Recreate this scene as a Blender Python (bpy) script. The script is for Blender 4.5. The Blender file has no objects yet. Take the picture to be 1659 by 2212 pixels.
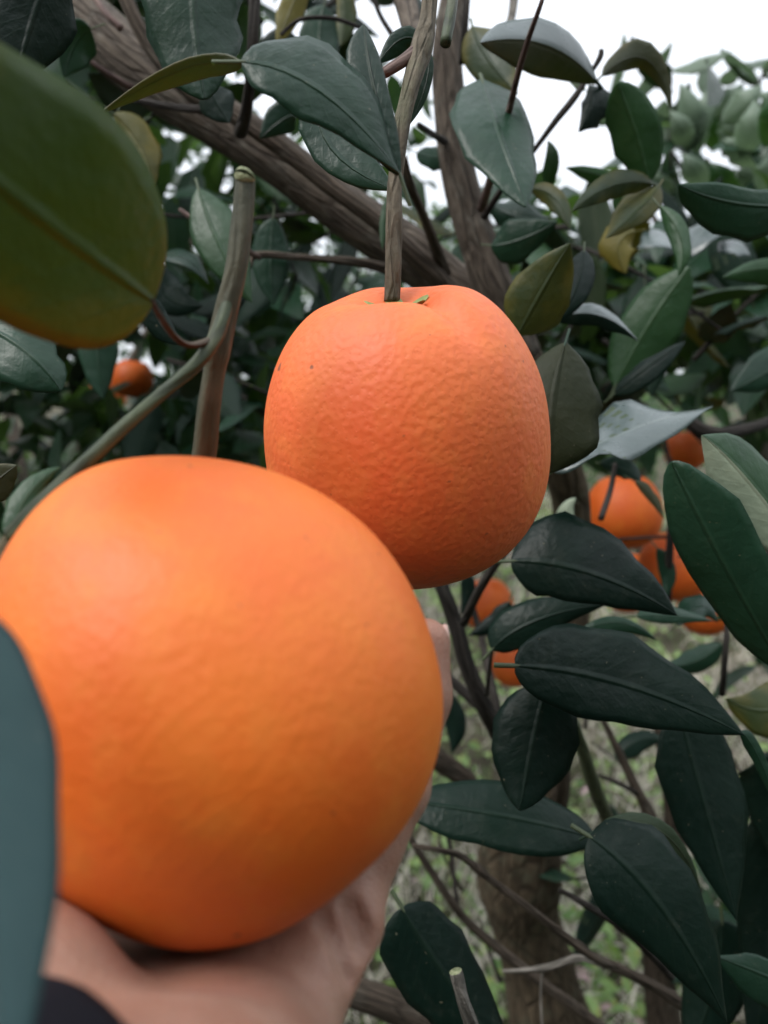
import bpy, math, random
import numpy as np
from mathutils import Vector, Matrix

# ------------------------------------------------------------------ camera, sky, sun, exposure
sc = bpy.context.scene
PITCH = math.radians(9.5)
CAM = np.array((0.0, 0.0, 1.3))
RIGHT = np.array((1.0, 0.0, 0.0))
UP = np.array((0.0, math.sin(PITCH), math.cos(PITCH)))
FWD = np.array((0.0, math.cos(PITCH), -math.sin(PITCH)))
FPX, CX, CY = 1726.0, 829.5, 1106.0          # focal length and centre in 1659 x 2212 photo units

cd = bpy.data.cameras.new('camera'); cam = bpy.data.objects.new('camera', cd)
sc.collection.objects.link(cam); sc.camera = cam
cam.location = CAM; cam.rotation_euler = (math.pi / 2 - PITCH, 0, 0)
cd.sensor_fit = 'VERTICAL'; cd.sensor_height = 36.0; cd.sensor_width = 27.0
cd.lens = 18.0 * FPX / CY
cd.clip_start = 0.01; cd.clip_end = 1000
cd.dof.use_dof = True; cd.dof.focus_distance = 0.25; cd.dof.aperture_fstop = 11.0

SUN_EL, SUN_AZ = math.radians(52), math.radians(241)      # behind the camera's left shoulder, veiled by cloud
wd = bpy.data.worlds.new('World'); sc.world = wd; wd.use_nodes = True
wn = wd.node_tree.nodes; wl = wd.node_tree.links
bg = wn['Background']; bg.inputs['Strength'].default_value = 0.12
sky = wn.new('ShaderNodeTexSky'); sky.sky_type = 'NISHITA'; sky.sun_disc = False
sky.sun_elevation = SUN_EL; sky.sun_rotation = SUN_AZ; sky.dust_density = 4.0
cloud = wn.new('ShaderNodeMix'); cloud.data_type = 'RGBA'
cloud.inputs[0].default_value = 0.92
# the white cloud layer: the standard overcast sky, zenith about three times as bright as the horizon
tcw = wn.new('ShaderNodeTexCoord'); sxyz = wn.new('ShaderNodeSeparateXYZ'); mr = wn.new('ShaderNodeMapRange'); vm = wn.new('ShaderNodeVectorMath')
wl.new(tcw.outputs['Generated'], sxyz.inputs[0]); wl.new(sxyz.outputs[2], mr.inputs[0])
mr.inputs[1].default_value = 0; mr.inputs[2].default_value = 1; mr.inputs[3].default_value = 4.6; mr.inputs[4].default_value = 11.0
vm.operation = 'SCALE'; vm.inputs[0].default_value = (.95, 1.0, 1.07); wl.new(mr.outputs[0], vm.inputs['Scale'])
wl.new(vm.outputs[0], cloud.inputs[7])
wl.new(sky.outputs[0], cloud.inputs[6]); wl.new(cloud.outputs[2], bg.inputs['Color'])

sd = bpy.data.lights.new('sun', 'SUN'); sun = bpy.data.objects.new('sun', sd); sc.collection.objects.link(sun)
sd.energy = 1.5; sd.angle = math.radians(32); sd.color = (1.0, 0.97, 0.93)
sdir = Vector((math.sin(SUN_AZ) * math.cos(SUN_EL), math.cos(SUN_AZ) * math.cos(SUN_EL), math.sin(SUN_EL)))
sun.rotation_euler = sdir.to_track_quat('Z', 'Y').to_euler(); sun.location = (0, 0, 20)

vs = sc.view_settings
vs.view_transform = 'Standard'; vs.look = 'None'; vs.gamma = 1.0; vs.use_curve_mapping = False
vs.exposure = 0.92
sc.cycles.use_denoising = True
sc.cycles.max_bounces = 8; sc.cycles.transparent_max_bounces = 4
sc.cycles.sample_clamp_indirect = 6.0

rng = np.random.default_rng(11); random.seed(11)

# ------------------------------------------------------------------ helpers
def V(x, y, d):                       # a photo point at depth d (metres along the view axis) -> world
    return CAM + d * ((x - CX) / FPX * RIGHT + (CY - y) / FPX * UP + FWD)
def VS(p):                            # view space metres (right, up, depth) -> world
    p = np.asarray(p, float)
    return CAM + p[..., 0:1] * RIGHT + p[..., 1:2] * UP + p[..., 2:3] * FWD
def unit(v):
    v = np.asarray(v, float); return v / np.maximum(np.linalg.norm(v, axis=-1, keepdims=True), 1e-9)
def catmull(pts, n):
    pts = np.asarray(pts, float); m = len(pts)
    P = np.vstack([2 * pts[0] - pts[1], pts, 2 * pts[-1] - pts[-2]])
    out = []
    for i in range(m - 1):
        p0, p1, p2, p3 = P[i:i + 4]
        for t in np.arange(n) / n:
            out.append(.5 * (2 * p1 + (p2 - p0) * t + (2 * p0 - 5 * p1 + 4 * p2 - p3) * t * t + (3 * p1 - p0 - 3 * p2 + p3) * t ** 3))
    out.append(pts[-1]); return np.array(out)
def wloc(o):
    p = np.zeros(3)
    while o is not None: p += np.array(o.location); o = o.parent
    return p
def tag(o, label=None, cat=None, group=None, kind=None):
    if label: o['label'] = label
    if cat: o['category'] = cat
    if group: o['group'] = group
    if kind: o['kind'] = kind
    return o
def link(name, me, parent=None, origin=(0, 0, 0)):
    o = bpy.data.objects.new(name, me); sc.collection.objects.link(o)
    o.location = np.asarray(origin, float) - (wloc(parent) if parent else 0)
    o.parent = parent; return o
def mesh(name, v, f, mats, parent=None, origin=None, smooth=True, uv=None, mi=None, attrs=None):
    v = np.asarray(v, float)
    if origin is None: origin = v.mean(0) if parent else np.zeros(3)
    me = bpy.data.meshes.new(name)
    me.from_pydata((v - origin).tolist(), [], f if isinstance(f, list) else f.tolist())
    for m in (mats if isinstance(mats, (list, tuple)) else [mats]): me.materials.append(m)
    n = len(me.polygons)
    me.polygons.foreach_set('use_smooth', [smooth] * n)
    if mi is not None: me.polygons.foreach_set('material_index', np.asarray(mi, np.int32))
    if uv is not None:
        ly = me.uv_layers.new(name='UVMap'); idx = np.zeros(len(me.loops), np.int32); me.loops.foreach_get('vertex_index', idx)
        ly.data.foreach_set('uv', np.asarray(uv, np.float32)[idx].ravel())
    for k, (typ, a) in (attrs or {}).items():
        at = me.attributes.new(k, typ, 'POINT')
        at.data.foreach_set('vector' if typ == 'FLOAT_VECTOR' else 'value', np.asarray(a, np.float32).ravel())
    me.update()
    return link(name, me, parent, origin)
def empty(name, loc, label, cat, group=None):
    o = bpy.data.objects.new(name, None); sc.collection.objects.link(o); o.location = loc; o.empty_display_size = .05
    return tag(o, label, cat, group)

class Nodes:                           # small shader builder
    def __init__(s, name):
        s.m = bpy.data.materials.new(name); s.m.use_nodes = True; s.t = s.m.node_tree
        s.p = s.t.nodes['Principled BSDF']; s.out = s.t.nodes['Material Output']
    def n(s, typ, **kw):
        q = s.t.nodes.new('ShaderNode' + typ)
        for k, v in kw.items(): setattr(q, k, v)
        return q
    def set(s, sock, v):
        if isinstance(v, bpy.types.NodeSocket): s.t.links.new(v, sock)
        elif isinstance(v, (tuple, list)) and len(v) == 3 and sock.type == 'RGBA': sock.default_value = (*v, 1)
        else: sock.default_value = v
    def math(s, op, a, b=0.0, c=0.0):
        q = s.n('Math', operation=op); s.set(q.inputs[0], a); s.set(q.inputs[1], b); s.set(q.inputs[2], c); return q.outputs[0]
    def ramp(s, v, lo, hi, a=0.0, b=1.0):
        q = s.n('MapRange', interpolation_type='SMOOTHSTEP')
        for i, x in enumerate((v, lo, hi, a, b)): s.set(q.inputs[i], x)
        return q.outputs[0]
    def mix(s, f, a, b):
        q = s.n('Mix', data_type='RGBA'); s.set(q.inputs[0], f); s.set(q.inputs[6], a); s.set(q.inputs[7], b); return q.outputs[2]
    def noise(s, vec, scale, detail=3, rough=.55):
        q = s.n('TexNoise'); s.set(q.inputs['Vector'], vec); q.inputs['Scale'].default_value = scale
        q.inputs['Detail'].default_value = detail; q.inputs['Roughness'].default_value = rough; return q.outputs[0]
    def scale(s, vec, sx, sy, sz):
        q = s.n('Mapping'); s.set(q.inputs[0], vec); q.inputs['Scale'].default_value = (sx, sy, sz); return q.outputs[0]
    def obj(s): return s.n('TexCoord').outputs['Object']
    def attr(s, name): q = s.n('Attribute', attribute_name=name); return q
    def bump(s, h, dist, strength=1.0):
        q = s.n('Bump'); q.inputs['Distance'].default_value = dist; q.inputs['Strength'].default_value = strength
        s.set(q.inputs['Height'], h); s.set(s.p.inputs['Normal'], q.outputs[0]); return q.outputs[0]
    def fin(s, color, rough, spec=.5):
        s.set(s.p.inputs['Base Color'], color); s.set(s.p.inputs['Roughness'], rough); s.p.inputs['Specular IOR Level'].default_value = spec
        return s.m

# ------------------------------------------------------------------ materials
def leaf_mat(name, c1, c2, vein, rough, trans=.3, tcol=None, mottle=0.0, mcol=None, spec=.5, vfac=.16, bd=.0008):
    k = Nodes(name)
    uv = k.n('UVMap'); sp = k.n('SeparateXYZ'); k.set(sp.inputs[0], uv.outputs[0])
    x = k.math('MULTIPLY', k.math('ABSOLUTE', k.math('SUBTRACT', sp.outputs[0], .5)), 2.0)
    rib = k.ramp(x, .10, .0)
    p = k.math('SUBTRACT', k.math('MULTIPLY', sp.outputs[1], 11.0), k.math('MULTIPLY', k.math('POWER', x, .8), 2.6))
    vn = k.ramp(k.math('PINGPONG', p, .5), .16, .0)
    vn = k.math('MULTIPLY', vn, k.ramp(x, 1.0, .45))
    oi = k.n('ObjectInfo'); rnd = k.math('FRACT', k.math('ADD', oi.outputs['Random'], k.attr('rnd').outputs['Fac']))
    ob = k.obj(); nz = k.noise(ob, 55, 3); fine = k.noise(ob, 420, 3)
    f = k.math('ADD', k.math('MULTIPLY', rnd, .7), k.math('MULTIPLY', k.math('SUBTRACT', nz, .35), .9))
    col = k.mix(k.ramp(f, 0, 1), c1, c2)
    if mottle:
        mf = k.ramp(k.math('ADD', k.noise(ob, 38, 4), k.math('MULTIPLY', x, .18)), .68 - mottle * .3, .78)
        mf = k.math('MULTIPLY', mf, k.ramp(k.math('MAXIMUM', rib, vn), 1.0, .2, .25, 1.0))
        col = k.mix(mf, col, mcol)
    dust = k.math('MULTIPLY', k.ramp(k.noise(ob, 140, 5, .7), .52, .8), .08)
    col = k.mix(dust, col, (.16, .17, .13))
    spk = k.ramp(k.noise(ob, 700, 1), .76, .80)
    col = k.mix(k.math('MULTIPLY', spk, .5), col, (.22, .2, .13))
    col = k.mix(k.math('MULTIPLY', k.math('MAXIMUM', rib, k.math('MULTIPLY', vn, .35)), vfac), col, vein)
    h = k.math('ADD', k.math('MULTIPLY', k.math('MAXIMUM', rib, k.math('MULTIPLY', vn, .05)), -.8), k.math('ADD', k.math('MULTIPLY', fine, .35), k.math('MULTIPLY', nz, 2.0)))
    nrm = k.bump(h, bd, .8)
    r = k.math('ADD', k.math('MULTIPLY', k.noise(ob, 90, 3), .28), rough - .14)
    k.fin(col, r, spec)
    if trans:
        tr = k.n('BsdfTranslucent'); k.set(tr.inputs[0], tcol if tcol else col); k.set(tr.inputs[1], nrm)
        ms = k.n('MixShader'); ms.inputs[0].default_value = trans
        k.t.links.new(k.p.outputs[0], ms.inputs[1]); k.t.links.new(tr.outputs[0], ms.inputs[2]); k.t.links.new(ms.outputs[0], k.out.inputs[0])
    return k.m
LM = {
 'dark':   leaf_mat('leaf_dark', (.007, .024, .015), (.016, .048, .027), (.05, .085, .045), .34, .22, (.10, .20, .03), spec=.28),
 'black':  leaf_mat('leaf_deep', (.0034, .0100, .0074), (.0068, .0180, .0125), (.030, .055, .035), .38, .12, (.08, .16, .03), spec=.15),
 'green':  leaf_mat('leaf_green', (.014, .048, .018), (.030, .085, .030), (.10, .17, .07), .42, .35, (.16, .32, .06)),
 'light':  leaf_mat('leaf_glare_pale', (.17, .23, .18), (.26, .33, .26), (.24, .30, .22), .42, .5, (.42, .52, .36)),  # paled and greyed so the leaf colour itself carries lens glare
 'mottle': leaf_mat('leaf_mottled', (.022, .045, .016), (.060, .085, .022), (.03, .06, .02), .48, .45, (.20, .22, .035), .6, (.13, .115, .022)),
 'yellow': leaf_mat('leaf_yellowing', (.065, .075, .016), (.14, .125, .022), (.10, .11, .03), .5, .4, (.34, .29, .04), .7, (.20, .165, .026)),
 'under':  leaf_mat('leaf_underside', (.024, .046, .022), (.048, .072, .034), (.09, .11, .06), .62, .25, (.18, .28, .06), vfac=.6),
 'brown':  leaf_mat('leaf_dull_underside', (.045, .055, .028), (.085, .085, .045), (.05, .06, .03), .6, .35, (.22, .22, .05), .5, (.11, .09, .04)),
 'olive':  leaf_mat('leaf_olive', (.018, .024, .010), (.034, .038, .016), (.012, .016, .008), .5, .3, (.16, .17, .03), spec=.2),
 'shiny':  leaf_mat('leaf_waxy_sheen', (.030, .050, .048), (.055, .080, .076), (.16, .19, .17), .30, .15, (.16, .28, .08), spec=.8, vfac=.3, bd=.0002),  # glossy wax, plus a paler grey base that paints in sky sheen
 'big':    leaf_mat('leaf_green_yellowing', (.015, .040, .010), (.036, .070, .014), (.014, .026, .008), .5, .40, (.20, .27, .035), .35, (.09, .095, .016), vfac=.5),
 'teal':   leaf_mat('leaf_waxy_dark', (.010, .030, .033), (.020, .050, .052), (.06, .09, .08), .40, .15, (.12, .26, .12), spec=.22, vfac=.2, bd=.0003),
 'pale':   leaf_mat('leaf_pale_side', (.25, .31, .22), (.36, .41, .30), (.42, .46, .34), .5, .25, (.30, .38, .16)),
}
def bark_mat(name, c1, c2, c3, bumpd=.0018, rough=.85, streak=.10, lich=.25, fine=420, crk=.55):
    k = Nodes(name); b = k.attr('bk').outputs['Vector']
    st = k.scale(b, 1, 1, streak)
    n1 = k.noise(st, fine, 6, .65); n2 = k.noise(b, 60, 4); n3 = k.noise(b, 700, 3)
    rg = k.n('TexVoronoi', feature='DISTANCE_TO_EDGE'); k.set(rg.inputs['Vector'], k.scale(b, 1, 1, streak * .8)); rg.inputs['Scale'].default_value = fine * .55
    crack = k.ramp(rg.outputs[0], .0, .16, 0, 1)
    col = k.mix(k.ramp(n1, .3, .72), c1, c2)
    col = k.mix(k.math('MULTIPLY', k.ramp(n2, .5, .72), lich), col, c3)
    col = k.mix(k.math('MULTIPLY', k.ramp(crack, .6, 0), crk), col, tuple(x * .35 for x in c1))
    k.bump(k.math('ADD', k.math('ADD', n1, k.math('MULTIPLY', crack, .6)), k.math('MULTIPLY', n3, .35)), bumpd)
    return k.fin(col, rough, .25)
BARKD = bark_mat('bark_dark', (.018, .015, .013), (.050, .042, .036), (.07, .07, .06))
BARKM = bark_mat('bark_mid', (.050, .038, .028), (.12, .092, .070), (.17, .16, .13))
BARKR = bark_mat('bark_reddish', (.085, .052, .046), (.16, .105, .09), (.2, .17, .14), .0006, .7, .2)
BARK = bark_mat('bark_limb', (.050, .038, .029), (.135, .108, .084), (.19, .18, .15), .0022, .85, .2, .45, 300, .4)
STEM = bark_mat('stem_grey_brown', (.075, .062, .042), (.150, .125, .090), (.10, .105, .06), .0010, .75, .22, .6, 500, .2)
STEMO = bark_mat('stem_olive', (.040, .042, .026), (.085, .080, .052), (.13, .115, .085), .0006, .6, .2, .55, 300, .12)
STEMG = bark_mat('stem_green', (.030, .042, .022), (.060, .075, .036), (.10, .085, .04), .0004, .5, .15, .4, 500)
GREY = bark_mat('bark_grey', (.11, .10, .085), (.23, .21, .185), (.36, .36, .33))
TRUNK = bark_mat('bark_trunk', (.060, .044, .028), (.125, .095, .062), (.10, .105, .07), .003, .9, .35, .6, 140)
def plain(name, c1, c2, sc_, rough=.7, bumpd=.001, spec=.3):
    k = Nodes(name); ob = k.obj(); n1 = k.noise(ob, sc_, 5)
    k.bump(k.noise(ob, sc_ * 3, 4), bumpd); return k.fin(k.mix(k.ramp(n1, .3, .7), c1, c2), rough, spec)
CUT = plain('cut_wood', (.13, .155, .075), (.26, .27, .16), 500, .7, .0004)
CALYX = plain('calyx_green', (.16, .20, .06), (.30, .32, .11), 400, .6, .0005)
def peel_mat(name, c1, c2, c3, marks=(), rel=1.0):
    k = Nodes(name); ob = k.obj()
    big = k.noise(ob, 28, 3); mid = k.noise(ob, 95, 3)
    col = k.mix(k.ramp(big, .3, .7), c1, c2)
    col = k.mix(k.math('MULTIPLY', k.ramp(mid, .45, .75), .5), col, c3)
    vo = k.n('TexVoronoi'); k.set(vo.inputs['Vector'], ob); vo.inputs['Scale'].default_value = 780
    vo2 = k.n('TexVoronoi', feature='SMOOTH_F1'); k.set(vo2.inputs['Vector'], ob); vo2.inputs['Scale'].default_value = 560
    pore = k.ramp(vo.outputs['Distance'], .0, .33)
    col = k.mix(k.math('MULTIPLY', k.ramp(pore, .8, 0), .16), col, tuple(x * .55 for x in c1))
    spots = k.math('MULTIPLY', k.ramp(k.noise(ob, 330, 1), .765, .80), .6)
    col = k.mix(spots, col, (.16, .05, .02))
    for (px, r) in marks:
        vm = k.n('VectorMath', operation='DISTANCE'); k.set(vm.inputs[0], ob); vm.inputs[1].default_value = px
        dd = k.math('ADD', vm.outputs['Value'], k.math('MULTIPLY', k.math('SUBTRACT', k.noise(ob, 500, 2), .5), r * 1.6))
        col = k.mix(k.math('MULTIPLY', k.ramp(dd, r, r * .6), .75), col, (.07, .04, .025))
    h = k.math('ADD', k.math('MULTIPLY', vo2.outputs['Distance'], .7), k.math('ADD', k.math('MULTIPLY', pore, .18), k.math('MULTIPLY', k.noise(ob, 260, 2), .35)))
    k.bump(h, .00046 * rel, .7)
    k.fin(col, k.math('ADD', k.math('MULTIPLY', mid, .2), .46), .5)
    k.p.inputs['Subsurface Weight'].default_value = .18
    k.p.inputs['Subsurface Radius'].default_value = (1.0, .35, .1); k.p.inputs['Subsurface Scale'].default_value = .004
    return k.m

# ------------------------------------------------------------------ geometry builders
def vnoise(p, seed=0, oct=3):          # cheap smooth noise from sums of sines
    r = np.random.default_rng(seed); out = np.zeros(p.shape[:-1]); a = 1.0; fq = 1.0
    for _ in range(oct):
        for _ in range(4):
            d = r.normal(size=3); d /= np.linalg.norm(d); out += a * np.sin(p @ d * fq * (.7 + .6 * r.random()) + r.random() * 6.28)
        a *= .5; fq *= 2.1
    return out / 6
def tube(name, pts, rad, mat, parent, sides=14, n=6, rough=.06, seed=0, knob=0.0, cap_mat=None):
    pr = np.hstack([np.asarray(pts, float), np.asarray(rad, float)[:, None]])
    C = catmull(pr, n); c = C[:, :3]; r = np.maximum(C[:, 3], .0003)
    T = unit(np.gradient(c, axis=0)); L = np.concatenate([[0], np.cumsum(np.linalg.norm(np.diff(c, axis=0), axis=1))])
    ref = np.array((.31, .17, .93)) if abs(T[0] @ np.array((.31, .17, .93))) < .9 else np.array((1.0, 0, 0))
    X = unit(np.cross(T, ref)); Y = np.cross(T, X)
    th = np.arange(sides) / sides * 2 * math.pi
    q = np.stack([np.cos(th)[None] * np.ones_like(L)[:, None], np.sin(th)[None] * np.ones_like(L)[:, None], L[:, None] / r.mean() * .35 * np.ones(sides)[None]], -1)
    rr = 1 + rough * vnoise(q * 1.6, seed, 3) + rough * .5 * vnoise(q * np.array((5, 5, .8)), seed + 1, 2)
    if knob: rr += knob * np.maximum(0, vnoise(np.stack([q[..., 2] * 1.1] * 3, -1), seed + 2, 2) - .25)
    rr = rr * r[:, None]
    v = c[:, None] + rr[..., None] * (np.cos(th)[None, :, None] * X[:, None] + np.sin(th)[None, :, None] * Y[:, None])
    bk = np.stack([rr * np.cos(th), rr * np.sin(th), L[:, None] * np.ones(sides)], -1)
    m = len(L); v = v.reshape(-1, 3); bk = bk.reshape(-1, 3) + seed * .37
    i = np.arange(m - 1)[:, None] * sides; j = np.arange(sides)[None]; j2 = (j + 1) % sides
    F = np.stack([i + j, i + j2, i + sides + j2, i + sides + j], -1).reshape(-1, 4).tolist()
    mi = [0] * len(F)
    F.append(list(range(sides))[::-1]); F.append(list(range((m - 1) * sides, m * sides))); mi += [1 if cap_mat else 0, 0]
    return mesh(name, v, F, [mat, cap_mat] if cap_mat else mat, parent, origin=c[0], mi=mi, attrs={'bk': ('FLOAT_VECTOR', bk)})
def twig(name, P, mat, parent, **kw):  # P: (x, y, width in photo units, depth)
    pts = [V(x, y, d) for x, y, w, d in P]; rad = [w / 2 / FPX * d for x, y, w, d in P]
    return tube(name, pts, rad, mat, parent, **kw)

def leaf_geo(mid, wa, wb, aa=0., ab=0., eye=CAM, nu=14, nv=5, curl=.12, wave=.05, seed=0, ea=.62, eb=.95, twist=0., thick=.00035, petiole=.008, serr=.012, irrs=1.0):
    """Two-sided thin leaf. mid: three midrib points; wa, wb: real half widths; aa, ab: how far each half leans back."""
    r = np.random.default_rng(seed)
    s = (1 - np.cos(np.linspace(0, math.pi, nu + 1))) / 2; s[0] = .004; s[-1] = .998
    p0, p1, p2 = [np.asarray(p, float) for p in mid]; p1 = 2 * p1 - .5 * (p0 + p2)
    S = s[:, None]; c = (1 - S) ** 2 * p0 + 2 * S * (1 - S) * p1 + S * S * p2
    T = unit(2 * (1 - S) * (p1 - p0) + 2 * S * (p2 - p1))
    N = eye - c; N = unit(N - (N * T).sum(1, keepdims=True) * T); B = np.cross(N, T)
    pk = ea / (ea + eb); prof = (s / pk) ** ea * ((1 - s) / (1 - pk)) ** eb; irr = r.normal(0, .035 * irrs, (2, 4))
    rows = []; us = []; ups = []
    ph = r.random(4) * 6.28
    for side, w, ang in ((1, wa, aa), (-1, wb, ab)):
        for kx in range(nv, 0, -1) if side == 1 else range(1, nv + 1):
            v = kx / nv
            an = (ang + twist * (s - .5))[:, None]
            dr = side * B * np.cos(an) - N * np.sin(an); up = N * np.cos(an) + side * B * np.sin(an)
            sx = 0 if side == 1 else 1
            ww = w * prof * (1 + serr * np.sin(s * 95 + ph[0]) * (kx == nv) + v * sum(irr[sx, e] * np.sin(s * (5 + 6 * e) + ph[e]) for e in range(4)))
            off = (-curl * v * v + wave * v * np.sin(s * 9 + ph[1] + side) + .5 * wave * v * v * np.sin(s * 17 + ph[2] * side)) * w * np.sqrt(prof) + .06 * w * np.sqrt(v) * prof
            rows.append(c + dr * (ww * v)[:, None] + up * off[:, None]); us.append(.5 + side * v * .5); ups.append(up)
        if side == 1: rows.append(c.copy()); us.append(.5); ups.append(N)
    G = np.array(rows).transpose(1, 0, 2); nn = len(us); m = nu + 1
    top = G.reshape(-1, 3); nrm = np.array(ups).transpose(1, 0, 2).reshape(-1, 3); bot = top - nrm * thick
    i = np.arange(m - 1)[:, None] * nn; j = np.arange(nn - 1)[None]
    F1 = np.stack([i + j, i + nn + j, i + nn + j + 1, i + j + 1], -1).reshape(-1, 4); K = m * nn
    F2 = F1[:, ::-1] + K
    loop = list(range(0, K, nn)) + list(range(K - nn + 1, K)) + list(range(K - 1 - nn, nn - 2, -nn)) + list(range(nn - 2, 0, -1))
    rim = [[loop[a], loop[a - 1], loop[a - 1] + K, loop[a] + K] for a in range(len(loop))]
    uv = np.stack([np.tile(us, m), np.repeat(s, nn)], -1)
    v = np.vstack([top, bot]); uv = np.vstack([uv, uv]); F = F1.tolist() + F2.tolist() + rim
    mi = [0] * len(F1) + [1] * len(F2) + [0] * len(rim)
    if petiole:
        L = np.linalg.norm(p2 - p0); rr = .011 * L; a0 = c[0] - T[0] * petiole - N[0] * petiole * .15; b0 = c[2] - N[2] * thick
        base = len(v); ring = []
        for q, rad in ((a0, rr * 1.1), (c[0] - N[0] * rr * .5, rr), (b0 - N[2] * rr * .3, rr * .7)):
            for a in range(6): ring.append(q + rad * (math.cos(a * 1.047) * B[0] + math.sin(a * 1.047) * N[0]))
        v = np.vstack([v, ring]); uv = np.vstack([uv, np.tile((.5, .02), (18, 1))])
        for lv in range(2):
            for a in range(6): F.append([base + lv * 6 + a, base + lv * 6 + (a + 1) % 6, base + lv * 6 + 6 + (a + 1) % 6, base + lv * 6 + 6 + a]); mi.append(1)
    return v, F, uv, mi
_ls = [0]
def leaf(parent, P, wa, wb, top='dark', under='under', aa=0., ab=0., name='leaf', right=None, **kw):
    """P: base, middle, tip as (x, y, depth) in the photo; wa / wb: half widths in photo units left / right of the pointing direction; aa, ab in degrees."""
    _ls[0] += 1
    mid = [V(*p) for p in P]; d = P[1][2]; A, Bb = math.radians(aa), math.radians(ab)
    ra = wa / FPX * d / max(math.cos(A), .25); rb = wb / FPX * d / max(math.cos(Bb), .25)
    kw.setdefault('seed', _ls[0])
    v, F, uv, mi = leaf_geo(mid, ra, rb, A, Bb, **kw)
    if right:                           # the half right of the midrib gets its own colour
        nv = kw.get('nv', 5); nq = kw.get('nu', 14) * 2 * nv
        mi = [2 if (i_ < nq and i_ % (2 * nv) >= nv) else m_ for i_, m_ in enumerate(mi)]
    return mesh(name, v, F, [LM[top], LM[under]] + ([LM[right]] if right else []), parent, origin=mid[0], uv=uv, mi=mi)

GAPS = [(292, 812, 55, 1.3), (1347, 1104, 120, .95), (1456, 1222, 90, .95), (1482, 972, 60, 1.6), (1055, 1305, 90, 1.4), (1110, 1436, 80, 1.5), (1522, 1318, 80, 1.5),
        (372, 300, 16, 9), (405, 372, 16, 9), (490, 425, 10, 9), (628, 290, 12, 9), (672, 340, 18, 9), (365, 455, 8, 9), (690, 490, 6, 9)]
def in_gap(p):                         # openings cut in the foliage: the fruits that hang free and the sky showing through
    r_ = np.atleast_2d(p) - CAM; d = r_ @ FWD; dd = np.maximum(d, .01); x = CX + r_ @ RIGHT / dd * FPX; y = CY - r_ @ UP / dd * FPX; g_ = np.zeros(len(d), bool)
    for (gx0, gy0, gr, gd) in GAPS: g_ |= ((x - gx0) ** 2 + (y - gy0) ** 2 < (gr + 22 / np.maximum(dd, .5)) ** 2) & (d > .1) & (d < gd)
    sd3 = np.array(sdir); fr = np.atleast_2d(p) - V(287, 818, 1.138); tt = fr @ sd3
    g_ |= (np.linalg.norm(fr - tt[:, None] * sd3, axis=1) < .11) & (tt > 0)      # shaft cut through the leaves along the sun to brighten the lone far fruit
    return g_
# light leaf template for crowns seen as a mass: 11 points, 12 triangles
def mass_leaves(name, pos, axis, nrm, ln, mat, parent, kind='stuff'):
    ok = ~in_gap(pos + unit(axis) * ln[:, None] * .5); pos, axis, nrm, ln = pos[ok], axis[ok], nrm[ok], ln[ok]
    n = len(pos); T = unit(axis); N = unit(nrm - (nrm * T).sum(1, keepdims=True) * T); B = np.cross(N, T)
    tp = [(0, 0, 0)]
    for s, w, z in ((.2, .17, .02), (.5, .23, .05), (.8, .12, .01)): tp += [(-w, s, z + w * .25), (0, s, z), (w, s, z + w * .25)]
    tp.append((0, 1, -.06)); tp = np.array(tp); uvt = np.array([(.5, 0)] + [(u, s) for s in (.2, .5, .8) for u in (0, .5, 1)] + [(.5, 1)])
    v = pos[:, None] + ln[:, None, None] * (tp[None, :, 0:1] * B[:, None] + tp[None, :, 1:2] * T[:, None] + tp[None, :, 2:3] * N[:, None])
    fq = np.array([(1, 2, 5, 4), (2, 3, 6, 5), (4, 5, 8, 7), (5, 6, 9, 8)]); ft = np.array([(0, 2, 1), (0, 3, 2), (7, 8, 10), (8, 9, 10)])
    o = np.arange(n)[:, None, None] * 11
    F = (fq[None] + o).reshape(-1, 4).tolist() + (ft[None] + o).reshape(-1, 3).tolist()
    rnd = np.repeat(rng.random(n), 11)
    ob = mesh(name, v.reshape(-1, 3), F, mat, parent, uv=np.tile(uvt, (n, 1)), attrs={'rnd': ('FLOAT', rnd)})
    return tag(ob, kind=kind)

# ------------------------------------------------------------------ the ground
k = Nodes('soil'); ob = k.obj()
col = k.mix(k.ramp(k.noise(ob, 3, 5), .35, .65), (.035, .030, .020), (.10, .085, .060))
col = k.mix(k.ramp(k.noise(ob, 14, 5), .5, .7), col, (.055, .085, .030))
col = k.mix(k.ramp(k.noise(ob, 60, 5), .6, .8), col, (.20, .18, .14))
k.bump(k.noise(ob, 40, 6), .03); SOIL = k.fin(col, .95, .15)
g = np.linspace(-1, 1, 121); g = np.sign(g) * np.abs(g) ** 3 * 260
gx, gy = np.meshgrid(g, g + 3.0); gp = np.stack([gx.ravel(), gy.ravel(), np.zeros(gx.size)], -1)
def gz(x, y): return .025 * vnoise(np.stack([x * 3, y * 3, 0 * x], -1), 5, 3) - .02 * np.clip(np.abs(y) - 8, 0, 40) * 0
gp[:, 2] = gz(gp[:, 0], gp[:, 1])
ii = np.arange(120)[:, None] * 121 + np.arange(120)[None]
tag(mesh('ground', gp, np.stack([ii, ii + 1, ii + 122, ii + 121], -1).reshape(-1, 4), SOIL, origin=(0, 0, 0)), kind='structure')

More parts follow.
